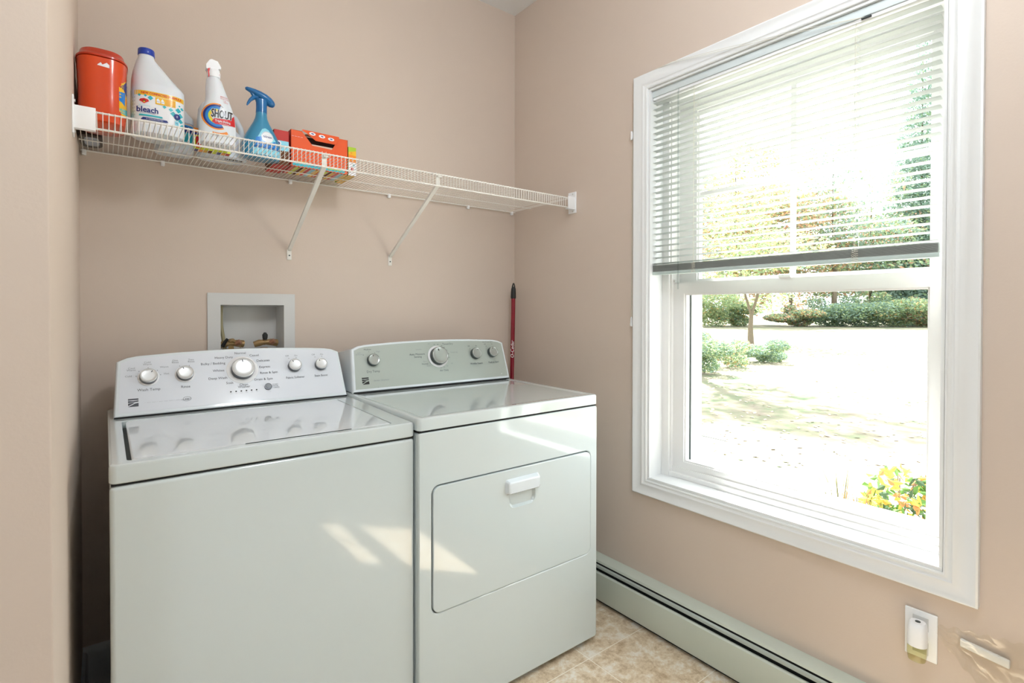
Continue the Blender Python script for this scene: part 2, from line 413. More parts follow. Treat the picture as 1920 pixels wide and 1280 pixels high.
MB().tube([(.004, -.9895, 2.06), (.000, -.9895, 2.045), (.000, -.992, 1.31)], [.002, .003, .003], 6).build('tilt_wand', m_wand, bl)
MB().box(.003, .010, -1.612, -1.588, 2.0555, 2.0595).build('cord_lock', m_gask, bl, smooth=False)
mb = MB()
for k, dz in enumerate((0, .006)):
    mb.tube([(.004, -1.60, 2.058), (-.010, -1.45, 2.078+dz), (-.023, -1.2, 2.115+dz), (-.024, -.98, 2.150+dz*.6), (-.012, -.80, 2.158), (-.006, -.787, 2.10), (-.005, -.783+k*.003, 1.93), (-.006, -.779+k*.003, 1.20)], .0008, 5)
mb.build('lift_cord', m_cord, bl)
MB().lathe([(.002, 1.205), (.004, 1.198), (.0065, 1.172), (.0045, 1.166)], -.0075, -.779, 10).build('tassel', m_ring, bl)
cl = MB().box(-.012, 0, -.775, -.787, 1.922, 1.946, bev=.002).box(-.016, -.010, -.777, -.785, 1.916, 1.952, bev=.002)
tag(cl.build('cord_cleat', m_ring), 'small white cord cleat screwed to the wall left of the window casing', 'cord cleat')

# ------------------------------------------------------------------ baseboard heater along the right wall
ht = thing('baseboard_heater', 'long pale green-white metal baseboard heater on the floor under the window', 'heater', (-.035, -2.0, 0))
HA, HB = -.03, -4.2
def hx(loop, name, m_, parent=ht): MB().prism(loop, lambda a, c: (a, HA, c), lambda a, c: (a, HB, c)).build(name, m_, parent)
hx([(0, .179), (-.040, .1785), (-.052, .1745), (-.0545, .166), (-.052, .166), (-.050, .172), (-.038, .176), (0, .1765)], 'top_cover', m_heat)
hx([(-.056, .160), (-.0615, .1555), (-.0630, .1475), (-.0615, .1475), (-.059, .154), (-.054, .157)], 'damper', m_silv)
hx([(-.058, .133), (-.066, .1345), (-.070, .130), (-.0705, .030), (-.067, .018), (-.064, .018), (-.0665, .031), (-.067, .127), (-.058, .130)], 'front_panel', m_heat)
hx([(0, .012), (-.046, .012), (-.046, .165), (0, .165)], 'heating_element', m_dark)
hx([(0, 0), (-.048, 0), (-.048, .012), (0, .012)], 'base_rail', m_dark)

# ================================================================== WASHER
WX0, WX1, WYF = -1.692, -.993, -.8073
ws = thing('washing_machine', 'white top-loading washing machine with pearl control console, left of the dryer', 'washing machine', ((WX0+WX1)/2, -.45, 0))
vert = lambda e: abs((e.verts[0].co-e.verts[1].co).normalized().z) > .9
mb = MB(); mb.box(WX0+.001, WX1-.001, WYF+.002, -.10, .022, .8635, bev=.010, seg=4)
for fx in (WX0+.06, WX1-.06):
    for fy in (-.74, -.16): mb.lathe([(.022, 0), (.022, .012), (.010, .014), (.010, .03)], fx, fy, 16)
mb.build('cabinet', m_enam, ws)
slope = lambda x, y, z: (x, y, z+(.013*(y-WYF)/.7 if z > .888 else 0))
LX0, LX1, LY0, LY1 = -1.652, -1.052, -.778, -.335
mb = MB()
# rim around the lid
def rim(x, y, h): return slope(x, y, h)
outer = rrect(WX0, WX1, WYF, -.10, .014, 5)
hole = rrect(LX0-.009, LX1+.0015, LY0-.004, LY1, .010, 4)
inner = rrect(WX0+.006, WX1-.006, WYF+.006, -.106, .012, 5)
mb.holed(inner, [hole], lambda x, y: (x, y, .9085+.013*(y-WYF)/.7), lambda x, y: (x, y, .880))
mb.rings([[(x, y, .868) for x, y in inner], [(x, y, .8685) for x, y in rrect(WX0+.002, WX1-.002, WYF+.002, -.102, .013, 5)], [(x, y, .871) for x, y in outer], [(x, y, .9015+.013*(y-WYF)/.7) for x, y in outer],
          [(x*.997+(-1.3425)*.003, y*.997-.45*.003, .9062+.013*(y-WYF)/.7) for x, y in outer],
          [(x, y, .9085+.013*(y-WYF)/.7) for x, y in inner]], cap=False)
mb.add([(x, y, .868) for x, y in inner], [tuple(range(len(inner)))])
mb.build('top_panel', m_enam, ws)
MB().box(LX0-.007, LX1+.002, LY0-.002, LY1-.002, .8968, .8985).build('lid_gap', m_gask, ws, smooth=False)
mb = MB()
lo = rrect(LX0, LX1, LY0, LY1-.002, .010, 4); li = rrect(LX0+.005, LX1-.005, LY0+.005, LY1-.007, .008, 4)
lid_z = lambda y: .9090+.013*(y-WYF)/.7
def lipf(x, y):     # shallow finger scoop at the front centre of the lid
    return -.0035*math.exp(-((x+1.33)/.11)**4) if y < LY0+.02 else 0
mb.rings([[(x, y, .8985) for x, y in lo], [(x, y, lid_z(y)-.003+lipf(x, y)) for x, y in lo], [(x, y, lid_z(y)+lipf(x, y)) for x, y in li]])
mb.build('lid', m_enam2, ws)
MB().box(-1.43, -1.17, LY0-.0042, LY0-.0010, .9040, .9102).build('lid_lip_shadow', m_gask, ws, smooth=False)  # dark strip on the rim, standing for the shadow under the lid lip

def console(parent, P0, P1, pts, yb, rimw, panel_mat, body_mat, name='console'):
    """P0,P1 = (y,z) bottom/top of the sloped front; pts outline (x,S)"""
    L_ = math.hypot(P1[0]-P0[0], P1[1]-P0[1]); n_ = Vector((0, -(P1[1]-P0[1]), P1[0]-P0[0])).normalized()
    def F(x, S, off=0):
        return Vector((x, P0[0]+(P1[0]-P0[0])*S, P0[1]+(P1[1]-P0[1])*S))+n_*off
    cx = sum(p[0] for p in pts)/len(pts); cs = .5
    def inset(d):
        out = []; n = len(pts)
        for i in range(n):
            p, a, b_ = Vector((pts[i][0], pts[i][1]*L_)), Vector((pts[i-1][0], pts[i-1][1]*L_)), Vector((pts[(i+1) % n][0], pts[(i+1) % n][1]*L_))
            e1, e2 = (p-a).normalized(), (b_-p).normalized()
            n1, n2 = Vector((-e1.y, e1.x)), Vector((-e2.y, e2.x)); q = (n1+n2); q = q/max(q.length_squared/2, .5)
            out.append((p.x+q.x*d, (p.y+q.y*d)/L_))
        return out
    o1 = inset(.006)
    body = MB(); rings_ = [[(x, yb, F(x, S).z-(.022 if S > .5 else 0)) for x, S in pts], [(x, F(x, S).y+.02, F(x, S).z-(.004 if S > .5 else 0)) for x, S in pts], [F(x, S, -.009) for x, S in pts], [F(x, S, -.003) for x, S in inset(.0018)], [F(x, S, 0) for x, S in o1]]
    body.rings(rings_); con = body.build(name, body_mat, parent)
    pin = inset(rimw)
    MB().rings([[F(x, S, -.001) for x, S in pin], [F(x, S, .0006) for x, S in pin]]).build('control_panel', panel_mat, con)
    def FM(x, y, off=0): return F(x, y/L_, off+.0006)
    return con, F, FM, L_, n_
def outline(bl_, tl_, tr_, br_, arch, r, k=5):
    """counter-clockwise (x,S): bottom-left, bottom-right, up right, arch, down left"""
    P = [(bl_, 0), (br_, 0)]
    # right top corner
    n = 28
    top = []
    for i in range(n+1):
        t_ = i/n; x = tr_+(tl_-tr_)*t_; u_ = 2*t_-1
        S = 1+arch*(1-u_*u_)
        top.append([x, S])
    for j in range(3):
        f_ = (j+1)/3; d = r*(1-f_)**2
    top[0][1] -= r*1.0; top[1][1] -= r*.22; top[-1][1] -= r*1.0; top[-2][1] -= r*.22
    top[0][0] += .002; top[-1][0] -= .002
    return P+[tuple(p) for p in top]
wcon, WF, WM, WL, Wn = console(ws, (-.295, .9225), (-.205, 1.089), outline(-1.679, -1.668, -1.0055, -1.0005, .083, .07), -.105, .012, m_wpan, m_enam2)
dk = MB().box(-1.677, -1.002, -.2925, -.11, .9085, .923).build('console_gap', m_dark, ws, smooth=False)
up_w = (WF(0, 1)-WF(0, 0)).normalized()
def knob(parent, Ff, nn, upd, x, S, r, h, ang, mtop, ring=None, side=None):
    o = Ff(x, S, .0006)
    mb = MB()
    if ring: mb.disc_stack([(ring, 0), (ring, .0012), (ring-.001, .0016)], o, X, upd, nn, 40, 2)
    mb.disc_stack([(r*1.02, 0), (r*1.02, h*.72)], o, X, upd, nn, 40, 1)
    mb.disc_stack([(r*.94, h*.5), (r*.99, h*.72), (r, h*.82), (r*.985, h*.92), (r*.93, h*.985), (r*.90, h), (r*.88, h*.985), (r*.6, h*.955), (r*.2, h*.945)], o, X, upd, nn, 40, 0)
    a = math.radians(ang); d_ = (X*math.sin(a)+upd*math.cos(a)); t_ = nn.cross(d_)
    c0 = o+nn*(h*1.0)+d_*(r*.78); c1 = c0-d_*(r*.26)
    w_ = r*.045
    mb.add([c0+t_*w_, c0-t_*w_, c1-t_*w_, c1+t_*w_]+[p_-nn*.002 for p_ in (c0+t_*w_, c0-t_*w_, c1-t_*w_, c1+t_*w_)],
        [(0, 1, 2, 3), (4, 5, 6, 7), (0, 1, 5, 4), (1, 2, 6, 5), (2, 3, 7, 6), (3, 0, 4, 7)], 3)
    return mb.build('knob', [mtop, side or m_knobs, m_ring, m_black], parent)
for kx, kS, r, h, ang, ring in ((-1.5925, .625, .0225, .018, 35, .0275), (-1.498, .64, .0225, .018, -20, .0275), (-1.3345, .655, .0345, .024, -3, .048), (-1.169, .665, .0215, .018, -28, None), (-1.0785, .655, .0205, .018, -28, None)):
    knob(wcon, WF, Wn, up_w, kx, kS, r, h, ang, m_knob, ring)
mb = MB(); o = WF(-1.2625, .30, .0006)
mb.disc_stack([(.0115, 0), (.0115, .004), (.0095, .0045)], o, X, up_w, Wn, 24, 0); mb.disc_stack([(.0088, .003), (.0085, .0065), (.006, .0078)], o, X, up_w, Wn, 24, 1)
mb.build('start_button', [m_knobs, m_ink2], wcon)
a = Art(); Lw = WL
def T(t, x, S, h, m=0, **k): a.text(t, x, S*Lw, h, m, **k)
T('Cold', -1.594, .885, .0085, 1); T('Warm', -1.594, .850, .0085, 1); T('Cool', -1.6335, .795, .0085, 1); T('Warm', -1.6345, .762, .0085, 1); T('Cold', -1.6415, .66, .0085, 1)
T('Warm', -1.5515, .79, .0085, 1); T('Hot', -1.5465, .67, .0085, 1)
T('Wash Temp', -1.5925, .415, .0115, 0); T('Rinse', -1.4985, .418, .0115, 0)
T('One', -1.522, .895, .0085, 1); T('Rinse', -1.522, .86, .0085, 1); T('Two', -1.479, .895, .0085, 1); T('Rinse', -1.479, .86, .0085, 1)
for t_, x_, S_ in (('Normal', -1.336, .975), ('Heavy Duty', -1.386, .905), ('Bulky / Bedding', -1.4185, .80), ('Whites', -1.4045, .665), ('Deep Wash', -1.4085, .525), ('Soak', -1.376, .425),
                   ('Clean', -1.3355, .375), ('Washer', -1.3355, .335), ('Drain & Spin', -1.2735, .45), ('Rinse & Spin', -1.2545, .57), ('Express', -1.2655, .685), ('Delicates', -1.268, .81), ('Casual', -1.294, .92)):
    T(t_, x_, S_, .0112, 0)
T('Fabric Softener', -1.171, .44, .0112, 0, sx=.9); T('Stain Boost', -1.0825, .44, .0112, 0, sx=.9)
for kx in (-1.169, -1.0785):
    T('Off', kx-.020, .875, .0085, 1); T('On', kx+.010, .875, .0085, 1)
    a.disc(kx-.015, .825*Lw, .0012, 0); a.disc(kx+.010, .832*Lw, .0012, 0)
for k_ in range(12):
    an = math.radians(90-k_*30); a.disc(-1.3345+.0415*math.cos(an), .655*Lw+.0415*math.sin(an), .0012, 0)
for ang in (-80, -48, 0, 48, 80):
    an = math.radians(90-ang); a.disc(-1.5925+.031*math.cos(an), .625*Lw+.031*math.sin(an), .0011, 0)
for ang in (-25, 25):
    an = math.radians(90-ang); a.disc(-1.498+.031*math.cos(an), .64*Lw+.031*math.sin(an), .0011, 0)
for k_ in range(6):
    li_ = MB(); li_.disc_stack([(.0024, 0), (.0024, .0007)], WF(-1.3755+k_*.0153, .262, .0006), X, up_w, Wn, 16); li_.build('indicator_light', m_black, wcon)
    T('••••', -1.3755+k_*.0153, .225, .0045, 1)
T('START', -1.2395, .335, .0062, 1); T('PAUSE', -1.2395, .305, .0062, 1); T('/ CANCEL', -1.2385, .275, .0055, 1); T('- - -', -1.2615, .205, .007, 1)
def klogo(a, x, y, s, m, mb_):
    a.poly([(x-s, y+s), (x+s, y+s), (x+s, y+.62*s), (x-s, y+.62*s)], m)
    a.poly([(x-s, y+.5*s), (x-.1*s, y+.38*s), (x+s, y+.5*s), (x+s, y+.18*s), (x+.1*s, y+.10*s), (x-s, y+.02*s)], m)
    a.poly([(x-s, y-.12*s), (x-.2*s, y+.0*s), (x+.3*s, y-.05*s), (x-s, y-.75*s)], m)
    a.poly([(x-s*.95, y-.95*s), (x+.3*s, y-.25*s), (x+s, y-.12*s), (x+s, y-s), (x-s, y-s)], m)
_l = Art(); klogo(_l, -1.6315, .218*Lw, .0125, 0, 1); _l.build('logo', WM, [m_ink], wcon)
T('· — — · — — — · — — —', -1.548, .20, .0065, 1, sx=1.5); a.arc(-1.497, .205*Lw, .0065, .0073, 0, 360, 1, sx=1.5); T('esp', -1.497, .205, .009, 0)
a.build('panel_lettering', WM, [m_ink, m_ink2, m_black], wcon)
# side grey hoses/door edge shadow line: cabinet seam below top
MB().box(WX0+.004, WX1-.004, WYF+.006, -.11, .8635, .868).build('seam_gap', m_dark, ws, smooth=False)

# ================================================================== DRYER
DX0, DX1, DYF = -.9915, -.2545, -.8239
dr = thing('clothes_dryer', 'white front-loading clothes dryer with silver control console, right of the washing machine', 'clothes dryer', ((DX0+DX1)/2, -.45, 0))
mb = MB(); mb.box(DX0+.001, DX1-.001, DYF+.009, -.11, .024, .8775, bev=.008, seg=3)
for fx in (DX0+.06, DX1-.06):
    for fy in (-.74, -.16): mb.lathe([(.022, 0), (.022, .014), (.010, .016), (.010, .03)], fx, fy, 16)
mb.build('cabinet', m_enam, dr)
ox0, ox1, oz0, oz1 = -.9482, -.2895, .3405, .7190
door_out = rrect(ox0, ox1, oz0, oz1, .026, 8); door_in = rrect(ox0+.0032, ox1-.0032, oz0+.0032, oz1-.0032, .0235, 8)
fp = MB(); oL = rrect(DX0+.001, DX1-.001, .021, .878, .008, 4); oL2 = rrect(DX0+.004, DX1-.004, .024, .875, .007, 4)
dh = rrect(ox0-.003, ox1+.003, oz0-.003, oz1+.003, .028, 8)
fp.holed(oL2, [dh], lambda x, z: (x, DYF, z), lambda x, z: (x, DYF+.009, z))
fp.rings([[(x, DYF+.012, z) for x, z in oL], [(x, DYF+.0035, z) for x, z in oL], [(x, DYF+.0012, z) for x, z in rrect(DX0+.002, DX1-.002, .022, .877, .0075, 4)], [(x, DYF, z) for x, z in oL2]], cap=False)
fp.rings([[(x, DYF, z) for x, z in dh], [(x, DYF+.0025, z) for x, z in door_out], [(x, DYF+.009, z) for x, z in door_out]], cap=False)
fp.build('front_panel', m_enam, dr)
gk = MB(); gk.holed(door_out, [rrect(ox0+.006, ox1-.006, oz0+.006, oz1-.006, .02, 8)], lambda x, z: (x, DYF+.0065, z), lambda x, z: (x, DYF+.0085, z)); gk.build('door_gap', m_gask, dr, smooth=False)
sx0, sx1, sz0, sz1 = -.668, -.556, .5885, .652
scoop = rrect(sx0, sx1, sz0, sz1, .024, 6)
dm = MB(); din2 = rrect(ox0+.0055, ox1-.0055, oz0+.0055, oz1-.0055, .021, 8)
dm.holed(din2, [scoop], lambda x, z: (x, DYF-.003, z), lambda x, z: (x, DYF+.006, z))
dm.rings([[(x, DYF+.006, z) for x, z in door_in], [(x, DYF-.0005, z) for x, z in door_in], [(x, DYF-.0025, z) for x, z in rrect(ox0+.004, ox1-.004, oz0+.004, oz1-.004, .0225, 8)], [(x, DYF-.003, z) for x, z in din2]], cap=False)
door = dm.build('door', m_enam, dr)
sm = MB(); cxs, czs = (sx0+sx1)/2, (sz0+sz1)/2
sm.rings([[(x, DYF-.003, z) for x, z in scoop], [(cxs+(x-cxs)*.97, DYF+.001, czs+(z-czs)*.94) for x, z in scoop], [(cxs+(x-cxs)*.86, DYF+.0065, czs+(z-czs)*.8) for x, z in scoop]], cap=False)
sm.add([(cxs+(x-cxs)*.86, DYF+.0065, czs+(z-czs)*.8) for x, z in scoop], [tuple(range(len(scoop)))])
sm.build('handle_recess', m_enam, door)
hm = MB(); H1 = rrect(-.681, -.544, .6385, .6835, .008, 4)
hm.rings([[(x, DYF-.003, z) for x, z in rrect(-.6835, -.5415, .636, .686, .009, 4)], [(x, DYF-.006, z) for x, z in H1], [(x, DYF-.016, z) for x, z in rrect(-.678, -.547, .6405, .680, .008, 4)], [(x, DYF-.020, z) for x, z in rrect(-.672, -.553, .644, .675, .006, 4)]])
hm.build('handle', m_enam2, door)
mb = MB(); dO = rrect(DX0-.0002, DX1+.0006, DYF-.001, -.10, .012, 5); 
def ins(L, d, cx, cy): return [(x+(-d if x > cx else d), y+(-d if y > cy else d)) for x, y in L]
dcx, dcy = (DX0+DX1)/2, -.46
zt = lambda y: .921+.006*(y-DYF)/.7
mb.rings([[(x, y, .8825) for x, y in ins(dO, .004, dcx, dcy)], [(x, y, .885) for x, y in dO], [(x, y, zt(y)-.007) for x, y in dO], [(x, y, zt(y)-.002) for x, y in ins(dO, .002, dcx, dcy)], [(x, y, zt(y)) for x, y in ins(dO, .007, dcx, dcy)],
          [(x, y, zt(y)-.0004) for x, y in ins(dO, .024, dcx, dcy)], [(x, y, zt(y)-.0035) for x, y in ins(dO, .032, dcx, dcy)]])
mb.build('top_panel', m_enam, dr)
MB().box(DX0+.004, DX1-.003, DYF+.005, -.11, .8775, .8826).build('seam_gap', m_dark, dr, smooth=False)
dcon, DF, DM, DL, Dn = console(dr, (-.304, .9290), (-.240, 1.097), outline(-.983, -.966, -.262, -.262, .078, .07), -.105, .0105, m_silv, m_enam2)
up_d = (DF(0, 1)-DF(0, 0)).normalized()
MB().box(-.978, -.266, -.3015, -.12, .914, .9295).build('console_gap', m_dark, dr, smooth=False)
for kx, kS, r, h, ang in ((-.8905, .655, .0225, .018, -10), (-.6075, .655, .0365, .026, -15), (-.4225, .665, .0235, .02, 20), (-.3335, .675, .0225, .02, -20)):
    knob(dcon, DF, Dn, up_d, kx, kS, r, h, ang, m_knobd, .046 if r > .03 else None, m_gask)
a = Art(); Lw = DL
T('Dry Temp', -.8945, .415, .0125, 0); T('Medium', -.905, .90, .009, 0); T('Low', -.940, .835, .0075, 1); T('(Delicates)', -.940, .80, .0065, 1); T('High', -.864, .845, .009, 1)
a.disc(-.901, .85*Lw, .0012); a.disc(-.924, .785*Lw, .0013); a.disc(-.878, .82*Lw, .0012)
T('Auto Moisture', -.700, .735, .0115, 0); T('Sensing', -.699, .675, .0115, 0); T('Less Dry', -.690, .845, .007, 1); T('Off', -.6405, .965, .007, 1)
T('Timed Dry', -.5505, .945, .0115, 0); T('Air Only', -.590, .32, .0115, 0); T('Touch Up', -.527, .735, .0085, 1); T('Normal', -.673, .50, .009, 0); T('More', -.6715, .56, .007, 1); T('Auto', -.658, .45, .008, 1)
T('Off', -.548, .47, .007, 1)
for k_, tt in enumerate(('60', '50', '40')): T(tt, -.603+k_*.0155, .385+.008*k_*k_, .0075, 1)
for k_ in range(3): a.disc(-.606+k_*.009, .415*Lw+.0004*k_*k_, .0011)
for k_, ang in enumerate((-8, 10, 30, 45, 62, 80, 98)):
    an = math.radians(90-ang); T(('70', '60', '50', '40', '30', '20', '10')[k_], -.6075+.052*math.cos(an), (.655*Lw+.052*math.sin(an))/Lw, .007, 0)
for ang in (-125, -115, -105):
    an = math.radians(90-ang); a.disc(-.6075+.044*math.cos(an), .655*Lw+.044*math.sin(an), .0012)
T('Wrinkle Guard', -.4265, .425, .0115, 0, sx=.9); T('Push to Start', -.3345, .43, .0115, 0, sx=.9)
T('Off', -.449, .865, .008, 0); T('On', -.410, .865, .008, 0); a.disc(-.444, .80*Lw, .0013)
T('End of Cycle Signal', -.345, .955, .007, 0); T('Off', -.362, .895, .007, 0); T('On', -.325, .895, .007, 0); a.disc(-.357, .845*Lw, .0013)
_l = Art(); klogo(_l, -.9300, .225*Lw, .0132, 0, 1); _l.build('logo', DM, [m_black], dcon); T('Series · Dryness', -.868, .215, .0085, 1, sx=1.1, shear=.2); a.disc(-.885, .07*Lw, .0014, 1); a.disc(-.305, .12*Lw, .0018, 3)
a.build('panel_lettering', DM, [m_ink, m_ink2, m_black, m_ring], dcon)

# ================================================================== WIRE SHELF
SY, SZ, SB = -.442, 1.7415, 1.6955
sh = thing('wire_shelf', 'long white coated wire shelf on the back wall above both machines', 'shelf', (-.88, -.22, SZ))
mb = MB(); xs = []; xx = -1.7222
while xx < -.048: xs.append(xx); xx += .0127
for i, xx in enumerate(xs): mb.tube([(xx, -.008, SZ), (xx, SY+.004, SZ), (xx, SY-.0025, SZ-.002), (xx, SY-.0032, SZ-.006), (xx, SY-.0032, SB-.001)], .00105, 6)
xx = -1.7222-.0127
while xx > -1.753: mb.tube([(xx, -.008, SZ), (xx, SY+.01, SZ)], .00105, 6); xx -= .0127
for xx in (-.036, -.0235, -.011): mb.tube([(xx, -.008, SZ), (xx, SY+.01, SZ)], .00105, 6)
mb.build('wire_deck', m_wire, sh)
for y_, z_, r_ in ((SY, SZ-.004, .0026), (SY, SB, .0028), (-.010, SZ-.004, .0026), (-.140, SZ-.0032, .0018)):
    MB().tube([(XL+.004, y_, z_), (-.004, y_, z_)], r_, 8).build('rail', m_wire, sh)
for sx_, s_ in ((XL, 1), (0, -1)):
    mb = MB(); ft = lambda a0, a1: (min(a0, a1), max(a0, a1))
    x0, x1 = ft(sx_, sx_+s_*.004); mb.box(x0, x1, SY-.014, SY+.036, SB-.022, SZ+.028, bev=.0015)
    x0, x1 = ft(sx_, sx_+s_*.047); mb.box(x0, x1, SY-.0095, SY-.0055, SB-.006, SZ+.004, bev=.0015)
    mb.box(x0, x1, SY-.0095, SY+.010, SB-.0075, SB-.0045, bev=.0008)
    x0, x1 = ft(sx_+s_*.004, sx_+s_*.007); mb.lathe([(.001, 0), (.001, .001)], 0, 0, 4) if False else None
    for zz in (SZ+.018, SB-.014): mb.tube([(sx_, SY+.006, zz), (sx_+s_*.0065, SY+.006, zz)], .0035, 10, 1)
    mb.build('end_bracket', [m_ring, m_boxw], sh)
for bx in (-1.1228, -.6992):
    mb = MB(); top = Vector((bx-.002, SY+.012, SB+.004)); bot = Vector((bx, -.006, 1.463))
    d_ = (bot-top).normalized(); n_ = d_.cross(X).normalized()
    hw = .0075
    loop = [(-hw, 0), (hw, 0), (hw, .009), (hw-.0012, .009), (hw-.0012, .0012), (-hw+.0012, .0012), (-hw+.0012, .009), (-hw, .009)]
    mb.rings([[p_+X*a_*wd-n_*b_ for a_, b_ in loop] for p_, wd in ((top+Vector((0, 0, .042)), .9), (top, 1), (bot, .85))])
    mb.box(bx-.0085, bx+.0085, -.003, 0, 1.4275, 1.469, bev=.001)
    mb.tube([(bx, -.001, 1.4445), (bx, -.005, 1.4445)], .0028, 10, 1)
    mb.box(bx-.009, bx+.008, SY+.003, SY+.016, SZ-.012, SZ-.006)
    mb.build('support_brace', [m_wire, m_gask], sh)
for cxp in (-1.745, -1.536, -1.119, -.706, -.294, -.025):
    mb = MB(); mb.box(cxp-.006, cxp+.006, -.014, 0, SZ-.018, SZ-.001, bev=.002); mb.tube([(cxp, -.014, SZ-.012), (cxp, -.017, SZ-.012)], .003, 8)
    mb.build('wall_clip', m_ring, sh)

# ================================================================== SHELF ITEMS
DK = SZ+.0013
def frontmap(secs, ztop=None):
    """secs (z,cx,cy,a,b,n) local; returns map of art (x,z) onto the -y side"""
    def f(x, z, off):
        for i in range(len(secs)-1):
            if secs[i][0] <= z <= secs[i+1][0] or i == len(secs)-2:
                t_ = min(1, max(0, (z-secs[i][0])/(secs[i+1][0]-secs[i][0]+1e-9)))
                q = [secs[i][k]+(secs[i+1][k]-secs[i][k])*t_ for k in range(6)]; break
        u_ = min(.999, abs((x-q[1])/q[3]))
        return (x, q[2]-q[4]*(1-u_**q[5])**(1/q[5])-off, z)
    return f
def P_(n, r, g, b_, rough=.35, coat=.3, **k): return mat(n, C3(r, g, b_), rough, coat=coat, noise=(12, .02), **k)
c_white = P_('white_hdpe', 226, 232, 238, .4, .1, sss=.1); c_blue = P_('blue_cap', 20, 60, 170); c_yel = P_('label_yellow', 244, 190, 30); c_teal = P_('label_teal', 50, 185, 200)
c_navy = P_('label_navy', 30, 50, 130); c_lab = P_('label_white', 240, 242, 246); c_or = P_('tub_orange', 222, 70, 6, .22, .6); c_or2 = P_('tub_orange_lid', 192, 48, 8, .3, .4)
c_red = P_('label_red', 212, 22, 30); c_ora = P_('label_orange', 245, 145, 30); c_cy = P_('label_cyan', 20, 130, 215); c_lime = P_('label_lime', 215, 225, 60)
c_fb = P_('spray_blue', 48, 140, 180, .3, .5); c_fb2 = P_('spray_blue_head', 10, 104, 165, .3, .5); c_ltb = P_('label_lightblue', 140, 215, 235); c_blk = P_('label_black', 20, 20, 26)
c_card = P_('box_orange', 234, 88, 26, .5, .1); c_card2 = P_('box_red', 196, 44, 36, .5, .1); c_brown = P_('brown_card', 110, 66, 40, .8, 0); c_green = P_('box_green', 176, 208, 50, .5, .1)
c_cardi = P_('box_card_edge', 226, 200, 180, .8, 0); c_dpl = P_('dark_plastic_and_shade', 38, 26, 24, .4, .2); c_ltg = P_('box_grey', 170, 178, 190, .5, .1)
PAL = [c_lab, c_yel, c_teal, c_navy, c_red, c_ora, c_cy, c_lime, c_blk, c_ltb, c_brown, c_white, c_green]
WHT, YEL, TEAL, NAVY, RED, ORA, CY, LIME, BLK, LTB, BRN, HW, GRN = range(13)

# --- orange tub
tb = thing('detergent_tub', 'glossy orange plastic tub with dark orange lid, at the left end of the shelf', 'tub', (-1.6975, -.272, DK), build_world=False)
S_ = [(0, 0, 0, .048, .066, 3), (.004, 0, 0, .054, .072, 3), (.03, 0, 0, .0555, .0745, 3), (.07, 0, 0, .0545, .0735, 3), (.12, 0, 0, .0555, .0745, 3), (.170, 0, 0, .0575, .077, 3), (.174, 0, 0, .0575, .077, 3)]
MB().loft(S_, 56).build('tub_body', c_or, tb, local=True)
MB().loft([(.1755, 0, 0, .0560, .075, 3), (.177, 0, 0, .0588, .0785, 3), (.181, 0, 0, .0588, .0785, 3), (.186, 0, 0, .055, .074, 3), (.189, 0, 0, .0525, .071, 3), (.199, 0, 0, .050, .068, 3), (.202, 0, 0, .046, .064, 3)], 56).build('tub_lid', c_or2, tb, local=True)
a = Art(); 
def sidemap(x, z, off):   # wraps on +x side
    q = min(.99, abs(x)/.0735); return (.0556*(1-q**3)**(1/3)+off+.0004, x, z)
a.rect(-.066, .03, .03, .155, YEL); a.poly([(-.066, .05), (.0, .06), (.03, .11), (.03, .045), (-.066, .035)], TEAL); a.poly([(-.066, .11), (-.03, .09), (.0, .12), (-.03, .14)], NAVY); a.disc(-.035, .075, .012, ORA); a.text('PODS', -.02, .10, .03, WHT, rot=PI/2)
a.poly([(-.066, .07), (-.05, .06), (-.045, .10), (-.066, .095)], CY)
a.build('side_label', sidemap, PAL, tb, local=True, maxlen=.008)
a = Art(); a.poly([(-.010, .153), (-.003, .160), (.001, .155), (.010, .162), (.016, .157), (.016, .149), (-.010, .151)], WHT)
a.build('lid_latch_mark', frontmap(S_), PAL, tb, local=True, maxlen=.01, base=.0008)
# --- dark container behind it
dc = thing('plastic_container', 'dark plastic container mostly hidden behind the orange tub, against the left wall', 'container', (-1.7255, -.105, DK), build_world=False)
MB().loft([(0, 0, 0, .024, .070, 4), (.003, 0, 0, .029, .076, 4), (.15, 0, 0, .0305, .078, 4), (.156, 0, 0, .028, .075, 4)], 40).build('container_body', c_dpl, dc, local=True)
MB().loft([(-.0008, .002, -.008, .018, .05, 4), (.0005, .002, -.008, .018, .05, 4)], 32).build('container_base', c_ltg, dc, local=True)

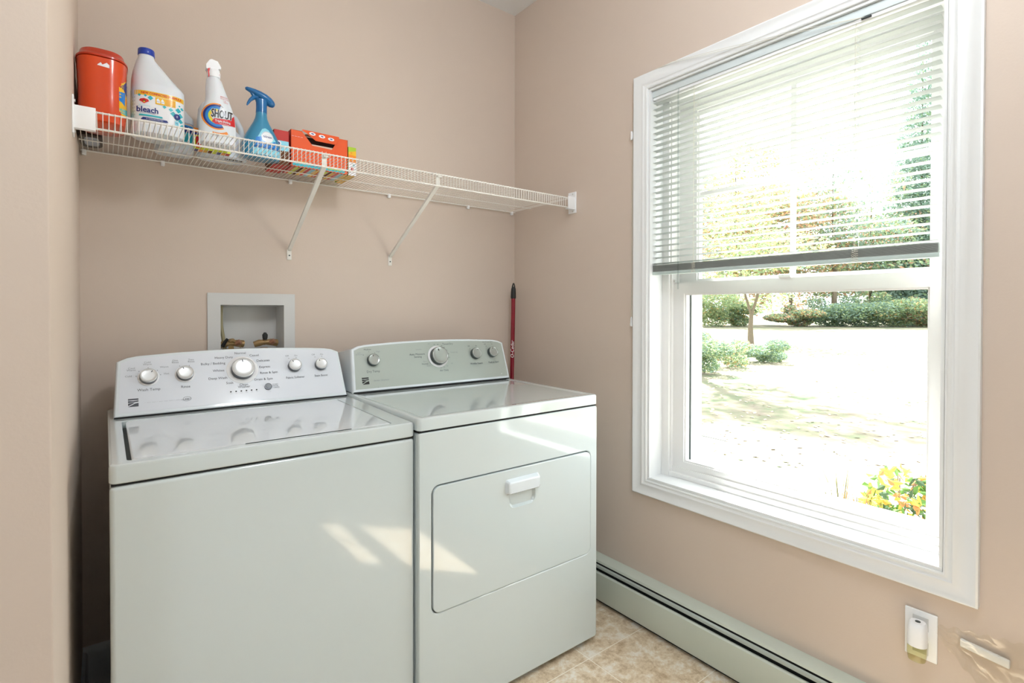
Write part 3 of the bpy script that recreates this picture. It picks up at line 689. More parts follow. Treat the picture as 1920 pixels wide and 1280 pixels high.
# --- bleach bottle
def bleach_bottle(nm, label, loc, s, front):
    t_ = thing(nm, label, 'bottle', loc, build_world=False)
    A = .067*s; B = .058*s
    S = [(0, 0, 0, A*.90, B*.88, 3.2), (.004*s, 0, 0, A*.97, B*.97, 3.2), (.012*s, 0, 0, A, B, 3.2), (.130*s, 0, 0, A, B, 3.2), (.134*s, 0, 0, A*.985, B*.985, 3.2), (.142*s, 0, 0, A*.985, B*.985, 3.1),
         (.150*s, -.002*s, 0, A*.955, B*.93, 2.9), (.165*s, -.009*s, 0, A*.84, B*.83, 2.7), (.185*s, -.0155*s, 0, A*.70, B*.70, 2.4), (.205*s, -.021*s, 0, A*.545, B*.57, 2.2), (.222*s, -.026*s, 0, A*.40, B*.44, 2), (.232*s, -.028*s, 0, A*.315, B*.36, 2), (.238*s, -.028*s, 0, A*.29, B*.335, 2), (.244*s, -.028*s, 0, A*.29, B*.335, 2)]
    MB().loft(S, 56).build('bottle_body', c_white, t_, local=True)
    # handle behind the slope on the right
    MB().tube([(-.004*s, .010*s, .196*s), (.016*s, .020*s, .192*s), (.038*s, .026*s, .178*s), (.054*s, .026*s, .155*s), (.058*s, .020*s, .130*s), (.05*s, .01*s, .118*s)], [.008*s, .011*s, .012*s, .012*s, .011*s, .008*s], 14).build('handle', c_white, t_, local=True)
    cp = MB(); prof = []
    n = 48
    def ring(r, z): return [((-.028*s)+r*(1+(.02 if j % 2 else 0))*math.cos(2*PI*j/n), r*(1+(.02 if j % 2 else 0))*math.sin(2*PI*j/n), z) for j in range(n)]
    cp.rings([ring(.0205*s, .241*s), ring(.0208*s, .2415*s), ring(.0203*s, .258*s), ring(.019*s, .260*s)]); cp.build('cap', c_blue, t_, local=True)
    return t_, S
b1, S_ = bleach_bottle('bleach_bottle', 'large white bleach bottle with blue cap and yellow banner, right of the orange tub', (-1.5655, -.258, DK), 1.0, True)
a = Art(); a.rect(-.060, .062, .024, .121, WHT)
a.rect(-.059, .062, .108, .121, YEL); a.bold('NEW COMPACTED FORMULA', .006, .1145, .0088, RED, d=.0003, sx=.84)
for x_, y_, s_ in ((-.048, .107, .004), (-.034, .107, .004), (-.022, .102, .007), (.012, .083, .005), (.028, .079, .006), (.034, .068, .008), (.047, .082, .008), (.052, .068, .008), (.043, .056, .006), (.053, .052, .007), (.057, .09, .005), (.058, .038, .007), (.050, .096, .003)):
    a.poly([(x_-s_, y_), (x_, y_-s_), (x_+s_, y_), (x_, y_+s_)], TEAL)
a.rect(-.010, .040, .087, .107, YEL); a.rect(-.010, .013, .087, .107, YEL)
a.poly([(-.007, .091), (-.007, .101), (-.003, .105), (.002, .096), (.002, .091)], WHT); a.poly([(.004, .091), (.004, .101), (.008, .105), (.012, .096), (.012, .091)], WHT)
a.text('8.25%', -.0025, .095, .0035, NAVY); a.text('6.0%', .008, .095, .0035, NAVY)
for k_ in range(5): a.rect(.016, .038, .0895+k_*.0034, .0905+k_*.0034, ORA)
a.poly([(-.046, .096), (-.049, .091), (-.045, .089), (-.037, .0835), (-.029, .089), (-.025, .091), (-.028, .096), (-.037, .0985)], RED); a.disc(-.037, .0915, .0045, BRN, ry=.002); a.disc(-.037, .0885, .002, LIME)
a.text('Disinfecting', -.036, .078, .0055, LTB); a.bold('bleach', -.029, .066, .0225, NAVY, d=.0005, sx=.92); a.rect(-.048, -.010, .0565, .0572, NAVY)
a.poly([(-.050, .0485), (-.048, .0525), (.006, .0525), (.008, .0485), (.005, .0478), (-.049, .0478)], TEAL)
a.poly([(-.045, .0385), (-.040, .0440), (.018, .0440), (.021, .0385), (.015, .0372), (-.044, .0372)], NAVY); a.text('3x CONCENTRATED', -.012, .0405, .0045, WHT)
a.disc(.044, .062, .0085, NAVY); a.text('E', .044, .062, .008, WHT); a.rect(.038, .048, .036, .048, LTB); a.text('46', .043, .042, .006, NAVY)
a.text('NET 43 FL OZ', -.025, .031, .0050, BLK)
for k_ in range(6): a.text('::', -.0615, .05+k_*.01, .010, BLK, rot=PI/2)
a.build('front_label', frontmap(S_), PAL, b1, local=True, maxlen=.006, base=.0006, step=.00004)
b2, S_ = bleach_bottle('bleach_bottle', 'second white bottle with a blue label, half hidden behind the bleach bottle', (-1.512, -.112, DK), .82, False)
a = Art(); a.rect(-.05, .052, .035, .090, TEAL); a.rect(-.05, .052, .066, .088, NAVY); a.rect(-.05, .052, .092, .0935, ORA); a.rect(-.05, .052, .096, .097, NAVY); a.rect(-.05, .052, .084, .089, CY)
a.build('front_label', frontmap(S_), PAL, b2, local=True, maxlen=.006, base=.0006)
# --- upright flat box behind the shout bottle
def carton(nm, label, loc, w_, d_, h_, mats, rotz=0, cat='box'):
    t_ = thing(nm, label, cat, loc, build_world=False, rotz=rotz)
    MB().box(-w_/2, w_/2, -d_/2, d_/2, 0, h_, bev=.0008, seg=1).build('carton', mats, t_, local=True); return t_
bx = carton('stain_remover_box', 'small orange, blue and lime box behind the rainbow-label spray bottle', (-1.418, -.214, DK), .104, .030, .066, c_lab)
a = Art(); a.rect(-.052, .052, .0, .066, YEL); a.rect(-.052, .052, .052, .066, ORA); a.rect(-.052, .052, .044, .052, NAVY); a.rect(-.052, .052, 0, .042, LIME); a.rect(-.046, -.03, .004, .04, RED); a.rect(-.052, -.048, .0, .04, GRN); a.rect(.030, .052, 0, .04, LIME)
a.build('printed_front', lambda x, z, o: (x, -.015-o, z), PAL, bx, local=True)
a = Art()
for k_, cc in enumerate((NAVY, ORA, YEL, BRN, LIME, NAVY, ORA, RED)): a.rect(-.052+k_*.013, -.039+k_*.013, -.015, .015, cc)
a.build('printed_base', lambda x, y, o: (x, y, -o), PAL, bx, local=True)
# --- white jug with handle behind
jg = thing('detergent_jug', 'white jug with a loop handle and yellow spot, behind the rainbow-label spray bottle', 'jug', (-1.375, -.130, DK), build_world=False)
S_ = [(0, 0, 0, .068, .045, 3), (.005, 0, 0, .074, .05, 3), (.075, 0, 0, .074, .05, 3), (.090, -.010, 0, .064, .048, 3), (.12, -.026, 0, .047, .042, 2.6), (.16, -.030, 0, .040, .036, 2.4), (.180, -.030, 0, .030, .028, 2), (.19, -.030, 0, .02, .02, 2), (.205, -.030, 0, .019, .019, 2)]
MB().loft(S_, 48).build('jug_body', c_white, jg, local=True)
MB().tube([(-.005, 0, .172), (.018, 0, .168), (.042, 0, .150), (.058, 0, .120), (.064, 0, .085), (.064, 0, .06)], [.012, .0095, .0088, .009, .010, .014], 14).build('handle', c_white, jg, local=True)
a = Art(); a.disc(-.048, .135, .014, YEL, ry=.013); a.build('front_label', frontmap(S_), PAL, jg, local=True, maxlen=.006, base=.0008)
a = Art()
for k_ in range(9): a.rect(.004+k_*.006, .007+k_*.006+(k_ % 3)*.001, -.035, -.018, BLK)
a.build('base_barcode', lambda x, y, o: (x, y, -o), PAL, jg, local=True)
# --- shout spray bottle
st = thing('spray_bottle', 'white spray bottle with a rainbow swirl label and white trigger head', 'spray bottle', (-1.4135, -.298, DK), build_world=False)
S_ = [(0, 0, 0, .046, .025, 3), (.004, 0, 0, .0505, .029, 3), (.05, 0, 0, .0515, .030, 3), (.085, -.0005, 0, .049, .030, 3), (.115, .001, 0, .0405, .029, 2.8), (.135, .001, 0, .034, .027, 2.6), (.150, -.001, 0, .031, .025, 2.4), (.165, -.004, 0, .0285, .0235, 2.2), (.185, -.007, 0, .0245, .021, 2), (.200, -.009, 0, .0215, .0195, 2), (.207, -.010, 0, .017, .0165, 2), (.212, -.010, 0, .016, .016, 2)]
MB().loft(S_, 56).build('bottle_body', c_white, st, local=True)
mb = MB()
mb.loft([(.209, -.010, 0, .018, .018, 2.4), (.222, -.010, 0, .0185, .018, 2.6), (.226, -.010, 0, .0175, .017, 2.6), (.232, -.011, 0, .0165, .016, 3)], 32, 0)
def sidebox(pts, hw, m): mb.prism(pts, lambda x, z: (x, -hw, z), lambda x, z: (x, hw, z), m)
sidebox([(-.031, .2305), (-.0315, .243), (-.022, .259), (-.016, .262), (.000, .259), (.009, .243), (.0085, .238), (.002, .2365), (.000, .222), (-.020, .222), (-.0255, .229)], .0125, 0)
mb.build('trigger_head', c_lab, st, local=True)
MB().prism([(-.0275, .2305), (-.0255, .205), (-.0225, .209), (-.021, .216), (-.0185, .2205), (.0045, .2165), (.0045, .2195), (-.018, .2255), (-.0205, .2335)], lambda x, z: (x, -.014, z), lambda x, z: (x, .014, z)).build('trigger', c_red, st, local=True)
a = Art()
for r0, r1, cc in ((.0365, .0405, ORA), (.031, .0365, NAVY), (.0235, .031, CY), (.0185, .0235, LIME), (.015, .0185, YEL)):
    a.arc(-.006, .083, r0, r1, 78, 305, cc, seg=36, rot=-.1)
a.poly([(-.012, .088), (-.010, .066), (.044, .062), (.044, .112), (.030, .100)], RED) if False else None
a.poly([(-.020, .0655), (-.013, .076), (.030, .080), (.044, .0975), (.0465, .0625), (.020, .0600), (-.010, .0590)], RED)
v_, f_ = text2d('SHOUT', 1)
a.bold('SHOUT', .0085, .0905, .0360, WHT, d=.0020, sx=.50, shear=.12); a.bold('SHOUT', .0085, .0905, .0360, BLK, d=.0008, sx=.50, shear=.12)
a.bold('Triple-Acting', .010, .0695, .0095, WHT, d=.0002, sx=.85); a.text('Stain Remover', .014, .0625, .0045, WHT)
a.text('REMOVES', .015, .147, .0058, RED, sx=.9); a.text('TOUGH STAINS', .016, .141, .0045, RED, sx=.8); a.text('1 lb.', .016, .135, .0055, RED); a.text('TRIPLE', .019, .130, .0045, RED)
a.poly([(.002, .121), (.012, .113), (.010, .113), (.000, .121)], BLK)
a.arc(-.006, .083, .050, .058, 262, 308, ORA, seg=16, rot=-.1); 
a.build('front_label', frontmap(S_), PAL, st, local=True, maxlen=.005, base=.0006, step=.00005)
# --- blue spray bottle
fb = thing('spray_bottle', 'teal-blue fabric refresher spray bottle with a curved blue trigger head', 'spray bottle', (-1.2685, -.214, DK), build_world=False)
S_ = [(0, 0, 0, .050, .030, 2.6), (.004, 0, 0, .056, .035, 2.6), (.02, 0, 0, .0605, .0375, 2.6), (.05, 0, 0, .0600, .037, 2.5), (.08, 0, 0, .0500, .034, 2.4), (.105, 0, 0, .0370, .028, 2.2), (.125, 0, 0, .0260, .0225, 2.1), (.142, 0, 0, .0195, .0185, 2), (.155, .0005, 0, .0175, .017, 2), (.160, .0005, 0, .0172, .017, 2)]
MB().loft(S_, 56).build('bottle_body', c_fb, fb, local=True)
mb = MB(); mb.loft([(.1605, .0005, 0, .0178, .0172, 2), (.175, .001, 0, .0172, .0168, 2), (.195, .001, 0, .0172, .0165, 2.2), (.205, .001, 0, .020, .0165, 2.4)], 40)
# sweeping hood
sp = [(-.049, .2335, .0035, .0050), (-.045, .2340, .0060, .0075), (-.036, .2320, .0075, .0100), (-.022, .2280, .0100, .0135), (-.006, .2215, .0130, .0165), (.010, .2140, .0150, .0175), (.024, .2055, .0150, .0165), (.034, .1985, .0125, .0130), (.0405, .1945, .0075, .0080), (.0425, .1935, .003, .003)]
R = []
for i, (x, z, hz, hy) in enumerate(sp):
    ax = Vector((sp[min(i+1, len(sp)-1)][0]-sp[max(i-1, 0)][0], 0, sp[min(i+1, len(sp)-1)][1]-sp[max(i-1, 0)][1])).normalized(); nz_ = Vector((-ax.z, 0, ax.x))
    R.append([Vector((x, 0, z))+nz_*hz*math.sin(2*PI*j/20)+Y*hy*math.cos(2*PI*j/20) for j in range(20)])
mb.rings(R)
mb.build('trigger_head', c_fb2, fb, local=True)
MB().tube([(-.010, 0, .212), (-.024, 0, .209), (-.034, 0, .198), (-.041, 0, .186), (-.0445, 0, .178)], [.009, .0075, .0055, .004, .002], 12).tube([(-.03, 0, .226), (-.024, 0, .215), (-.018, 0, .207)], .006, 10).build('trigger', c_fb2, fb, local=True)
a = Art(); a.poly([(-.020, .066), (-.004, .098), (.006, .103), (.017, .098), (.040, .062), (.030, .058), (.018, .050)], LTB)
a.poly([(-.028, .040), (-.024, .067), (-.008, .072), (.0, .060), (.022, .052), (.034, .061), (.040, .059), (.050, .036)], CY)
a.disc(.012, .073, .0195, WHT); a.arc(.012, .073, .0175, .0182, -20, 200, NAVY, seg=30); a.bold('febreze', .012, .073, .0115, NAVY, d=.0002, sx=.82, shear=.15)
a.rect(-.030, .050, .033, .038, NAVY); a.rect(-.030, .050, .0345, .0365, CY); a.poly([(-.034, .010), (-.032, .032), (.052, .032), (.054, .010)], LTB); a.text('FABRIC', .010, .023, .008, TEAL); a.text('extra strength', .010, .0145, .005, WHT)
a.build('front_label', frontmap(S_), PAL, fb, local=True, maxlen=.006, base=.0006, step=.00005)
# --- opened orange box with flap
W_, D_, H_ = .206, .115, .131
ob = thing('dryer_sheet_box', 'large torn-open orange cardboard box with three white ovals on its flap', 'box', (-1.0665, -.1465, DK), build_world=False)
mb = MB(); y0, y1 = -D_/2, D_/2; x0, x1 = -W_/2, W_/2
fr_ = [(x0, 0), (x1, 0), (x1, H_-.002), (x1-.004, H_), (x1-.034, H_), (x1-.060, H_-.047), (x0+.075, H_-.0445), (x0+.038, H_), (x0+.003, H_), (x0, H_-.002)]
mb.prism(fr_, lambda x, z: (x, y0, z), lambda x, z: (x, y0+.0012, z), 0)
mb.box(x0, x0+.0012, y0, y1, 0, H_, 2); mb.box(x1-.0012, x1, y0, y1, 0, H_, 1)
mb.box(x0, x1, y1-.0012, y1, 0, H_-.01, 3); mb.box(x0, x1, y0, y1, 0, .0012, 1)
mb.box(x0+.002, x1-.002, y0+.012, y1-.002, .002, H_-.014, 1); mb.box(x0, x0+.040, y0, y1, H_-.0012, H_, 0); mb.box(x1-.036, x1, y0, y1, H_-.0012, H_, 0)  # dark block inside stands for the shade within the open box
mb.build('carton', [c_card, c_dpl, c_card2, c_brown], ob, local=True)
MB().box(x0+.06, x1-.05, y0+.0015, y0+.004, .03, H_-.040, 0).build('inner_card', c_cardi, ob, local=True)
fl = [(x0+.036, H_+.002), (x0+.052, H_-.006), (x0+.083, H_-.0295), (x1-.052, H_-.030), (x1-.034, H_+.001), (x1-.036, H_+.004), (x0+.04, H_+.005)]
def flp(x, z, o=0): return (x, y0-.006-o+(z-H_)*.25, z)
MB().prism(fl, lambda x, z: flp(x, z, .0006), lambda x, z: flp(x, z, -.0006)).build('flap', c_card, ob, local=True)
a = Art()
for x_, z_ in ((x0+.073, H_-.005), (x0+.107, H_-.008), (x0+.140, H_-.012)): a.disc(x_, z_, .0115, WHT, ry=.0062); a.poly([(x_-.006, z_), (x_-.001, z_+.003), (x_+.006, z_+.001), (x_+.003, z_-.0025)], NAVY); 
a.build('flap_print', lambda x, z, o: flp(x, z, .0006+o), PAL, ob, local=True)
MB().prism([(x0+.052, H_-.002), (x0+.068, H_+.010), (x0+.085, H_+.0125), (x0+.100, H_+.010), (x0+.118, H_+.011), (x0+.124, H_+.004), (x1-.045, H_-.004)], lambda x, z: (x, y0+.045+(z-H_), z), lambda x, z: (x, y0+.0465+(z-H_), z)).build('torn_flap', c_brown, ob, local=True)
a = Art(); a.rect(x0+.006, x1-.012, .004, .016, TEAL); a.rect(x0+.02, x0+.06, .014, .022, YEL); a.rect(x0+.07, x0+.12, .012, .02, NAVY); a.rect(x0+.13, x0+.18, .010, .018, GRN)
a.text('— — — —', x0+.022, H_-.022, .010, WHT, sx=.8)
a.build('front_print', lambda x, z, o: (x, y0-o, z), PAL, ob, local=True)
a = Art()
for k_ in range(14): a.rect(x0+k_*.0147, x0+k_*.0147+.0147, y0, y1, (RED, LIME, BRN, YEL, RED, LTB, YEL)[k_ % 7])
a.build('base_print', lambda x, y, o: (x, y, -.0002-o), PAL, ob, local=True)
rb = carton('dryer_sheet_box', 'red box with dark end, between the teal spray bottle and torn orange box', (-1.199, -.1330, DK), .050, .130, .122, [c_card2])
a = Art(); a.rect(-.064, .064, .0, .121, BRN); a.rect(-.05, -.03, .01, .1, LIME); a.rect(-.02, 0, .01, .1, ORA); a.build('printed_side', lambda y, z, o: (-.025-o, y, z), PAL, rb, local=True)
a = Art(); a.rect(-.012, .024, .0, .085, LTB); a.disc(-.010, .075, .009, WHT); a.disc(-.010, .075, .005, NAVY); a.rect(-.025, .024, 0, .05, BRN); a.build('printed_front', lambda x, z, o: (x, -.065-o, z), PAL, rb, local=True)
gb = carton('dryer_sheet_box', 'narrow green and yellow box standing right of the torn orange box', (-.9465, -.130, DK), .030, .15, .108, [c_green])
a = Art(); a.rect(-.015, .015, 0, .107, WHT); a.rect(-.015, .015, .086, .1075, GRN); a.rect(-.015, .015, .050, .082, ORA); a.poly([(-.015, .08), (.015, .076), (.015, .095), (-.015, .088)], YEL); a.text('O', -.004, .085, .010, RED); a.disc(.0, .025, .006, RED); a.disc(.005, .04, .004, TEAL)
a.build('printed_front', lambda x, z, o: (x, -.075-o, z), PAL, gb, local=True)
a = Art(); a.rect(-.075, .075, 0, .107, ORA); a.rect(-.075, .075, .08, .107, GRN); a.rect(-.07, -.02, .02, .07, WHT); a.build('printed_side', lambda y, z, o: (.015+o, y, z), PAL, gb, local=True)
a = Art(); a.rect(-.015, .015, -.075, .075, YEL); a.build('base_print', lambda x, y, o: (x, y, -o), PAL, gb, local=True)

# ================================================================== LAUNDRY OUTLET BOX
lo_ = thing('laundry_outlet_box', 'white recessed plumbing outlet box in the back wall behind the washing machine', 'outlet box', (-1.2533, 0, 1.0))
mb = MB(); FO = [(-1.4045, .958), (-1.1033, .958), (-1.1033, 1.293), (-1.4045, 1.293)]; FI = [(-1.3625, 1.003), (-1.1442, 1.003), (-1.1442, 1.2495), (-1.3625, 1.2495)]
mb.holed(FO, [FI], lambda x, z: (x, -.006, z), lambda x, z: (x, 0, z)); mb.build('faceplate', m_boxw, lo_, smooth=False)
mb = MB(); yb = .088
mb.add([(-1.3625, -.004, 1.003), (-1.1442, -.004, 1.003), (-1.1442, -.004, 1.2495), (-1.3625, -.004, 1.2495), (-1.3565, yb, 1.009), (-1.1502, yb, 1.009), (-1.1502, yb, 1.2435), (-1.3565, yb, 1.2435)],
    [(4, 5, 6, 7), (0, 1, 5, 4), (1, 2, 6, 5), (2, 3, 7, 6), (3, 0, 4, 7)]); mb.build('recess', m_boxw, lo_, smooth=False)
for vx, ang, nm_ in ((-1.325, .7, 'left'), (-1.205, -.05, 'right')):
    vb = thing('water_valve', 'brass water valve with black lever at the %s of the recessed outlet box' % nm_, 'valve', (vx, .045, 1.009), )
    mb = MB(); mb.tube([(vx, .045, 1.009), (vx, .045, 1.085)], .013, 14); mb.tube([(vx-.036, .045, 1.098), (vx-.018, .04, 1.104), (vx, .035, 1.106), (vx+.020, .035, 1.106), (vx+.045, .04, 1.102)], [.011, .013, .009, .013, .014], 14)
    mb.tube([(vx+.018, .02, 1.104), (vx+.030, .012, 1.112)], .010, 8, 1); mb.tube([(vx, .045, 1.10), (vx, .03, 1.118)], .008, 12)
    mb.build('valve_body', [m_brass, m_copper], vb)
    mb = MB()
    if ang > .5: mb.tube([(vx-.028, .02, 1.095), (vx-.020, .018, 1.112), (vx-.011, .016, 1.124)], [.007, .006, .0055], 8)
    else: mb.loft([(1.112, vx, .03, .004, .004, 2), (1.122, vx, .03, .009, .006, 3), (1.135, vx, .03, .010, .006, 3), (1.144, vx, .03, .004, .004, 2)], 16)
    mb.build('valve_lever', m_black, vb)
mb = MB(); mb.prism([(-1.331, 1.112), (-1.322, 1.124), (-1.316, 1.124), (-1.292, 1.098), (-1.292, 1.088), (-1.318, 1.114)], lambda x, z: (x, .018, z), lambda x, z: (x, .034, z))
mb.prism([(-1.333, 1.05), (-1.331, 1.112), (-1.318, 1.113), (-1.306, 1.05)], lambda x, z: (x, .030, z), lambda x, z: (x, .032, z))
tag(mb.build('metal_strap', m_brass, smooth=False), 'bent brass-coloured metal strap between the two valves in the outlet box', 'strap')
hz = MB().tube([(-1.3515, .05, 1.246), (-1.3535, .05, 1.21), (-1.3525, .048, 1.17), (-1.347, .046, 1.13), (-1.342, .045, 1.09), (-1.342, .045, 1.012)], .0065, 12)
tag(hz.build('supply_hose', m_hose), 'thin tan hose running down the left inside of the outlet box', 'hose')

# ================================================================== MOP POLE IN CORNER
mpv = thing('mop', 'mop with dark red pole and black grip in the corner right of the dryer', 'mop', (-.125, -.10, 0))
p0, p1 = Vector((-.100, -.085, .05)), Vector((-.0545, -.0595, 1.292)); dd = (p1-p0).normalized()
MB().tube([p0, p1], .0108, 16).build('pole', m_red, mpv)
mb = MB(); mb.tube([p1-dd*.002, p1+dd*.004, p1+dd*.03, p1+dd*.050], [.0120, .0135, .0130, .0115], 16)
t0 = p1+dd*.050
for s_ in (-1, 1): mb.tube([t0+X*s_*.0055, t0+X*s_*.0062+dd*.012, t0+X*s_*.003+dd*.022, t0+dd*.026], [.0058, .0035, .003, .003], 8)
mb.build('grip', m_black, mpv)
MB().loft([(0, -.102, -.086, .055, .035, 3), (.02, -.102, -.086, .058, .038, 3), (.05, -.101, -.086, .03, .02, 2.5), (.07, -.100, -.085, .014, .014, 2)], 32).build('mop_head', m_black, mpv)
a = Art(); a.text('O-Cedar', 0, 0, .024, 0, shear=.2, rot=PI/2)
pm = p0+dd*((1.035-.05)/dd.z)
vd = Vector((CAM.x-pm.x, CAM.y-pm.y, 0)).normalized(); sd_ = vd.cross(Z)*-1
def polemap(x, y, off):
    an = x/.0108; return pm+dd*y+(vd*math.cos(an)+sd_*math.sin(an))*(.0109+off)
a.build('lettering', polemap, [m_ring], mpv, maxlen=.003)

# ================================================================== OUTLET PLATE, AIR FRESHENER, WRAPPED STRIP
pl = thing('outlet_plate', 'white wall outlet plate low on the wall under the right end of the window', 'outlet', (0, -1.742, .38))
MB().box(-.006, 0, -1.776, -1.7065, .318, .442, bev=.002).build('plate', m_ring, pl)
for z0_ in (.332, .394): MB().box(-.0075, -.006, -1.758, -1.724, z0_, z0_+.034, bev=.0006).build('socket', m_boxw, pl)
af = thing('air_freshener', 'white plug-in air freshener with clear bottle of greenish oil on the outlet plate', 'air freshener', (-.03, -1.7415, .34))
mb = MB(); mb.loft([(.3665, -.036, -1.7415, .0215, .0215, 2.2), (.385, -.035, -1.7415, .0215, .0218, 2.4), (.410, -.034, -1.7415, .0205, .0205, 2.6), (.420, -.032, -1.7415, .018, .0185, 2.6), (.4235, -.031, -1.7415, .015, .016, 2.6)], 32)
mb.box(-.030, -.0078, -1.756, -1.727, .380, .416, bev=.003); mb.build('body', m_ring, af)
MB().disc_stack([(.006, 0), (.006, .001)], (-.031, -1.7415, .4233), X, Y, Z, 16).build('vent', m_gask, af)
oil = glass('scented_oil', (.86, .85, .66, 1), .5, .05)
MB().loft([(.3245, -.036, -1.7415, .013, .013, 2.2), (.328, -.036, -1.7415, .018, .0185, 2.4), (.345, -.036, -1.7415, .0208, .0208, 2.4), (.366, -.036, -1.7415, .0208, .0208, 2.2)], 32).build('oil_bottle', oil, af)
sp_ = MB(); sp_.box(-.012, -.002, -1.914, -1.822, .396, .416, bev=.003, fn=lambda x, y, z: (x, y, z+(y+1.822)*.10-.004))
tag(sp_.build('plastic_strip', m_ring), 'short white plastic strip on the wall right of the air freshener', 'plastic strip')
mb = MB(); nx, nz = 46, 22; vs = []
random.seed(3)
ph = [(random.uniform(20, 90), random.uniform(-90, 90), random.uniform(0, 6), random.uniform(.3, 1)) for _ in range(9)]
for i in range(nx+1):
    for j in range(nz+1):
        u_ = i/nx; v_ = j/nz; yy = -1.778-.19*u_; hh = .02+.20*u_**.8; zz = .415-.035*u_+(-.55*hh+hh*v_) - .02*u_
        d_ = sum(a_*math.sin(f1*yy+f2*zz+p_) for f1, f2, p_, a_ in ph)
        vs.append((-.0165-.0022*d_-.004*abs(math.sin(9*v_+3*u_)), yy, zz+.004*math.sin(40*u_)))
mb.add(vs, [(i*(nz+1)+j, (i+1)*(nz+1)+j, (i+1)*(nz+1)+j+1, i*(nz+1)+j+1) for i in range(nx) for j in range(nz)])
tag(mb.build('plastic_film', m_film), 'crinkled clear plastic film over the white strip on the wall', 'plastic film')

# ================================================================== FILL LIGHTS (added out of view, shaped as ceiling lights)
m_shade = bpy.data.materials.new('fill_lamp_glass'); m_shade.use_nodes = True
bb = m_shade.node_tree.nodes['Principled BSDF']; bb.inputs['Emission Color'].default_value = (1, .95, .88, 1); bb.inputs['Emission Strength'].default_value = 6; bb.inputs['Base Color'].default_value = (.9, .9, .88, 1)
for i, (lx, ly, w_) in enumerate(((-.95, -1.85, FILL_W), (-2.9, -3.4, FILL_W*.9))):
    cl_ = thing('ceiling_fill_light', ('added round frosted fill light over the floor just in front of the machines', 'added round frosted fill light further back, near the far left wall')[i], 'fill light', (lx, ly, H))
    MB().lathe([(.17, H-.001), (.175, H-.02), (.165, H-.03)], lx, ly, 40).build('fill_lamp_base', m_silv, cl_)
    MB().lathe([(.16, H-.031), (.15, H-.06), (.11, H-.085), (.05, H-.098), (.005, H-.10)], lx, ly, 40).build('fill_lamp_shade', m_shade, cl_)
    ld = bpy.data.lights.new('fill_point', 'POINT'); ld.shadow_soft_size = .14; ld.energy = w_; ld.color = (.885, .94, 1)  # added point light filling the room, hung below the shade
    lo = bpy.data.objects.new('fill_point', ld); C.objects.link(lo); lo.location = (lx, ly, H-.26)

# ================================================================== OUTDOORS
GZ = -.5
def at(px, d, z=None):
    """world point at forward distance d along the photo column px (ground height unless z)"""
    p_ = CAM+(rt*((px-960)/986.2)+Vector((fw.x, fw.y, 0)).normalized())*d
    return Vector((p_.x, p_.y, GZ if z is None else z))
def zy(py, d): return 1.2306+(581.5-py)/986.2*d
m_lawn = bpy.data.materials.new('dry_lawn'); m_lawn.use_nodes = True; nt = m_lawn.node_tree; b = nt.nodes['Principled BSDF']; b.inputs['Roughness'].default_value = .9
tc = nt.nodes.new('ShaderNodeTexCoord')
n1 = nt.nodes.new('ShaderNodeTexNoise'); n1.inputs['Scale'].default_value = 1.1; n1.inputs['Detail'].default_value = 9; n1.inputs['Roughness'].default_value = .7
n2 = nt.nodes.new('ShaderNodeTexNoise'); n2.inputs['Scale'].default_value = 14; n2.inputs['Detail'].default_value = 6
nt.links.new(tc.outputs['Object'], n1.inputs['Vector']); nt.links.new(tc.outputs['Object'], n2.inputs['Vector'])
cr = nt.nodes.new('ShaderNodeValToRGB'); e = cr.color_ramp.elements
e[0].position = .36; e[0].color = C3(76, 94, 62); e[1].position = .60; e[1].color = C3(122, 110, 94); k = cr.color_ramp.elements.new(.46); k.color = C3(98, 100, 74)
nt.links.new(n1.outputs['Fac'], cr.inputs['Fac'])
mx = nt.nodes.new('ShaderNodeMix'); mx.data_type = 'RGBA'; mx.blend_type = 'MIX'; 
c2 = nt.nodes.new('ShaderNodeValToRGB'); c2.color_ramp.elements[0].position = .28; c2.color_ramp.elements[0].color = (1, 1, 1, 1); c2.color_ramp.elements[1].position = .36; c2.color_ramp.elements[1].color = (0, 0, 0, 1)
nt.links.new(n2.outputs['Fac'], c2.inputs['Fac']); nt.links.new(c2.outputs[0], mx.inputs['Factor']); nt.links.new(cr.outputs[0], mx.inputs['A']); mx.inputs['B'].default_value = C3(130, 100, 76)
nt.links.new(mx.outputs['Result'], b.inputs['Base Color'])
struct(MB().box(.26, 140, -70, 120, GZ-.05, GZ).build('ground', m_lawn, smooth=False))
m_conc = mat('concrete', C3(205, 200, 192), .8, noise=(6, .08))
struct(MB().box(.26, 3.95, -8, 8, GZ, GZ+.03, bev=.008).build('patio', m_conc))
m_mulch = mat('mulch', C3(120, 98, 84), .9, noise=(30, .3))
def leafmat(n_, *c_):
    m = mat(n_, C3(*c_), .6, noise=(3, .25), spec=.2); nt_ = m.node_tree
    t_ = nt_.nodes.new('ShaderNodeBsdfTranslucent'); t_.inputs[0].default_value = C3(*[min(255, q*1.08) for q in c_]); x_ = nt_.nodes.new('ShaderNodeMixShader'); x_.inputs[0].default_value = .4
    nt_.links.new(nt_.nodes['Principled BSDF'].outputs[0], x_.inputs[1]); nt_.links.new(t_.outputs[0], x_.inputs[2]); nt_.links.new(x_.outputs[0], nt_.nodes['Material Output'].inputs['Surface']); return m
leafm = [leafmat('leaf_green', 142, 162, 122), leafmat('leaf_light_green', 168, 178, 134), leafmat('leaf_dark_green', 132, 154, 140), leafmat('leaf_amber', 208, 176, 126), leafmat('leaf_rust', 198, 156, 132)]
m_bark = mat('bark', C3(112, 100, 84), .9, noise=(12, .2))
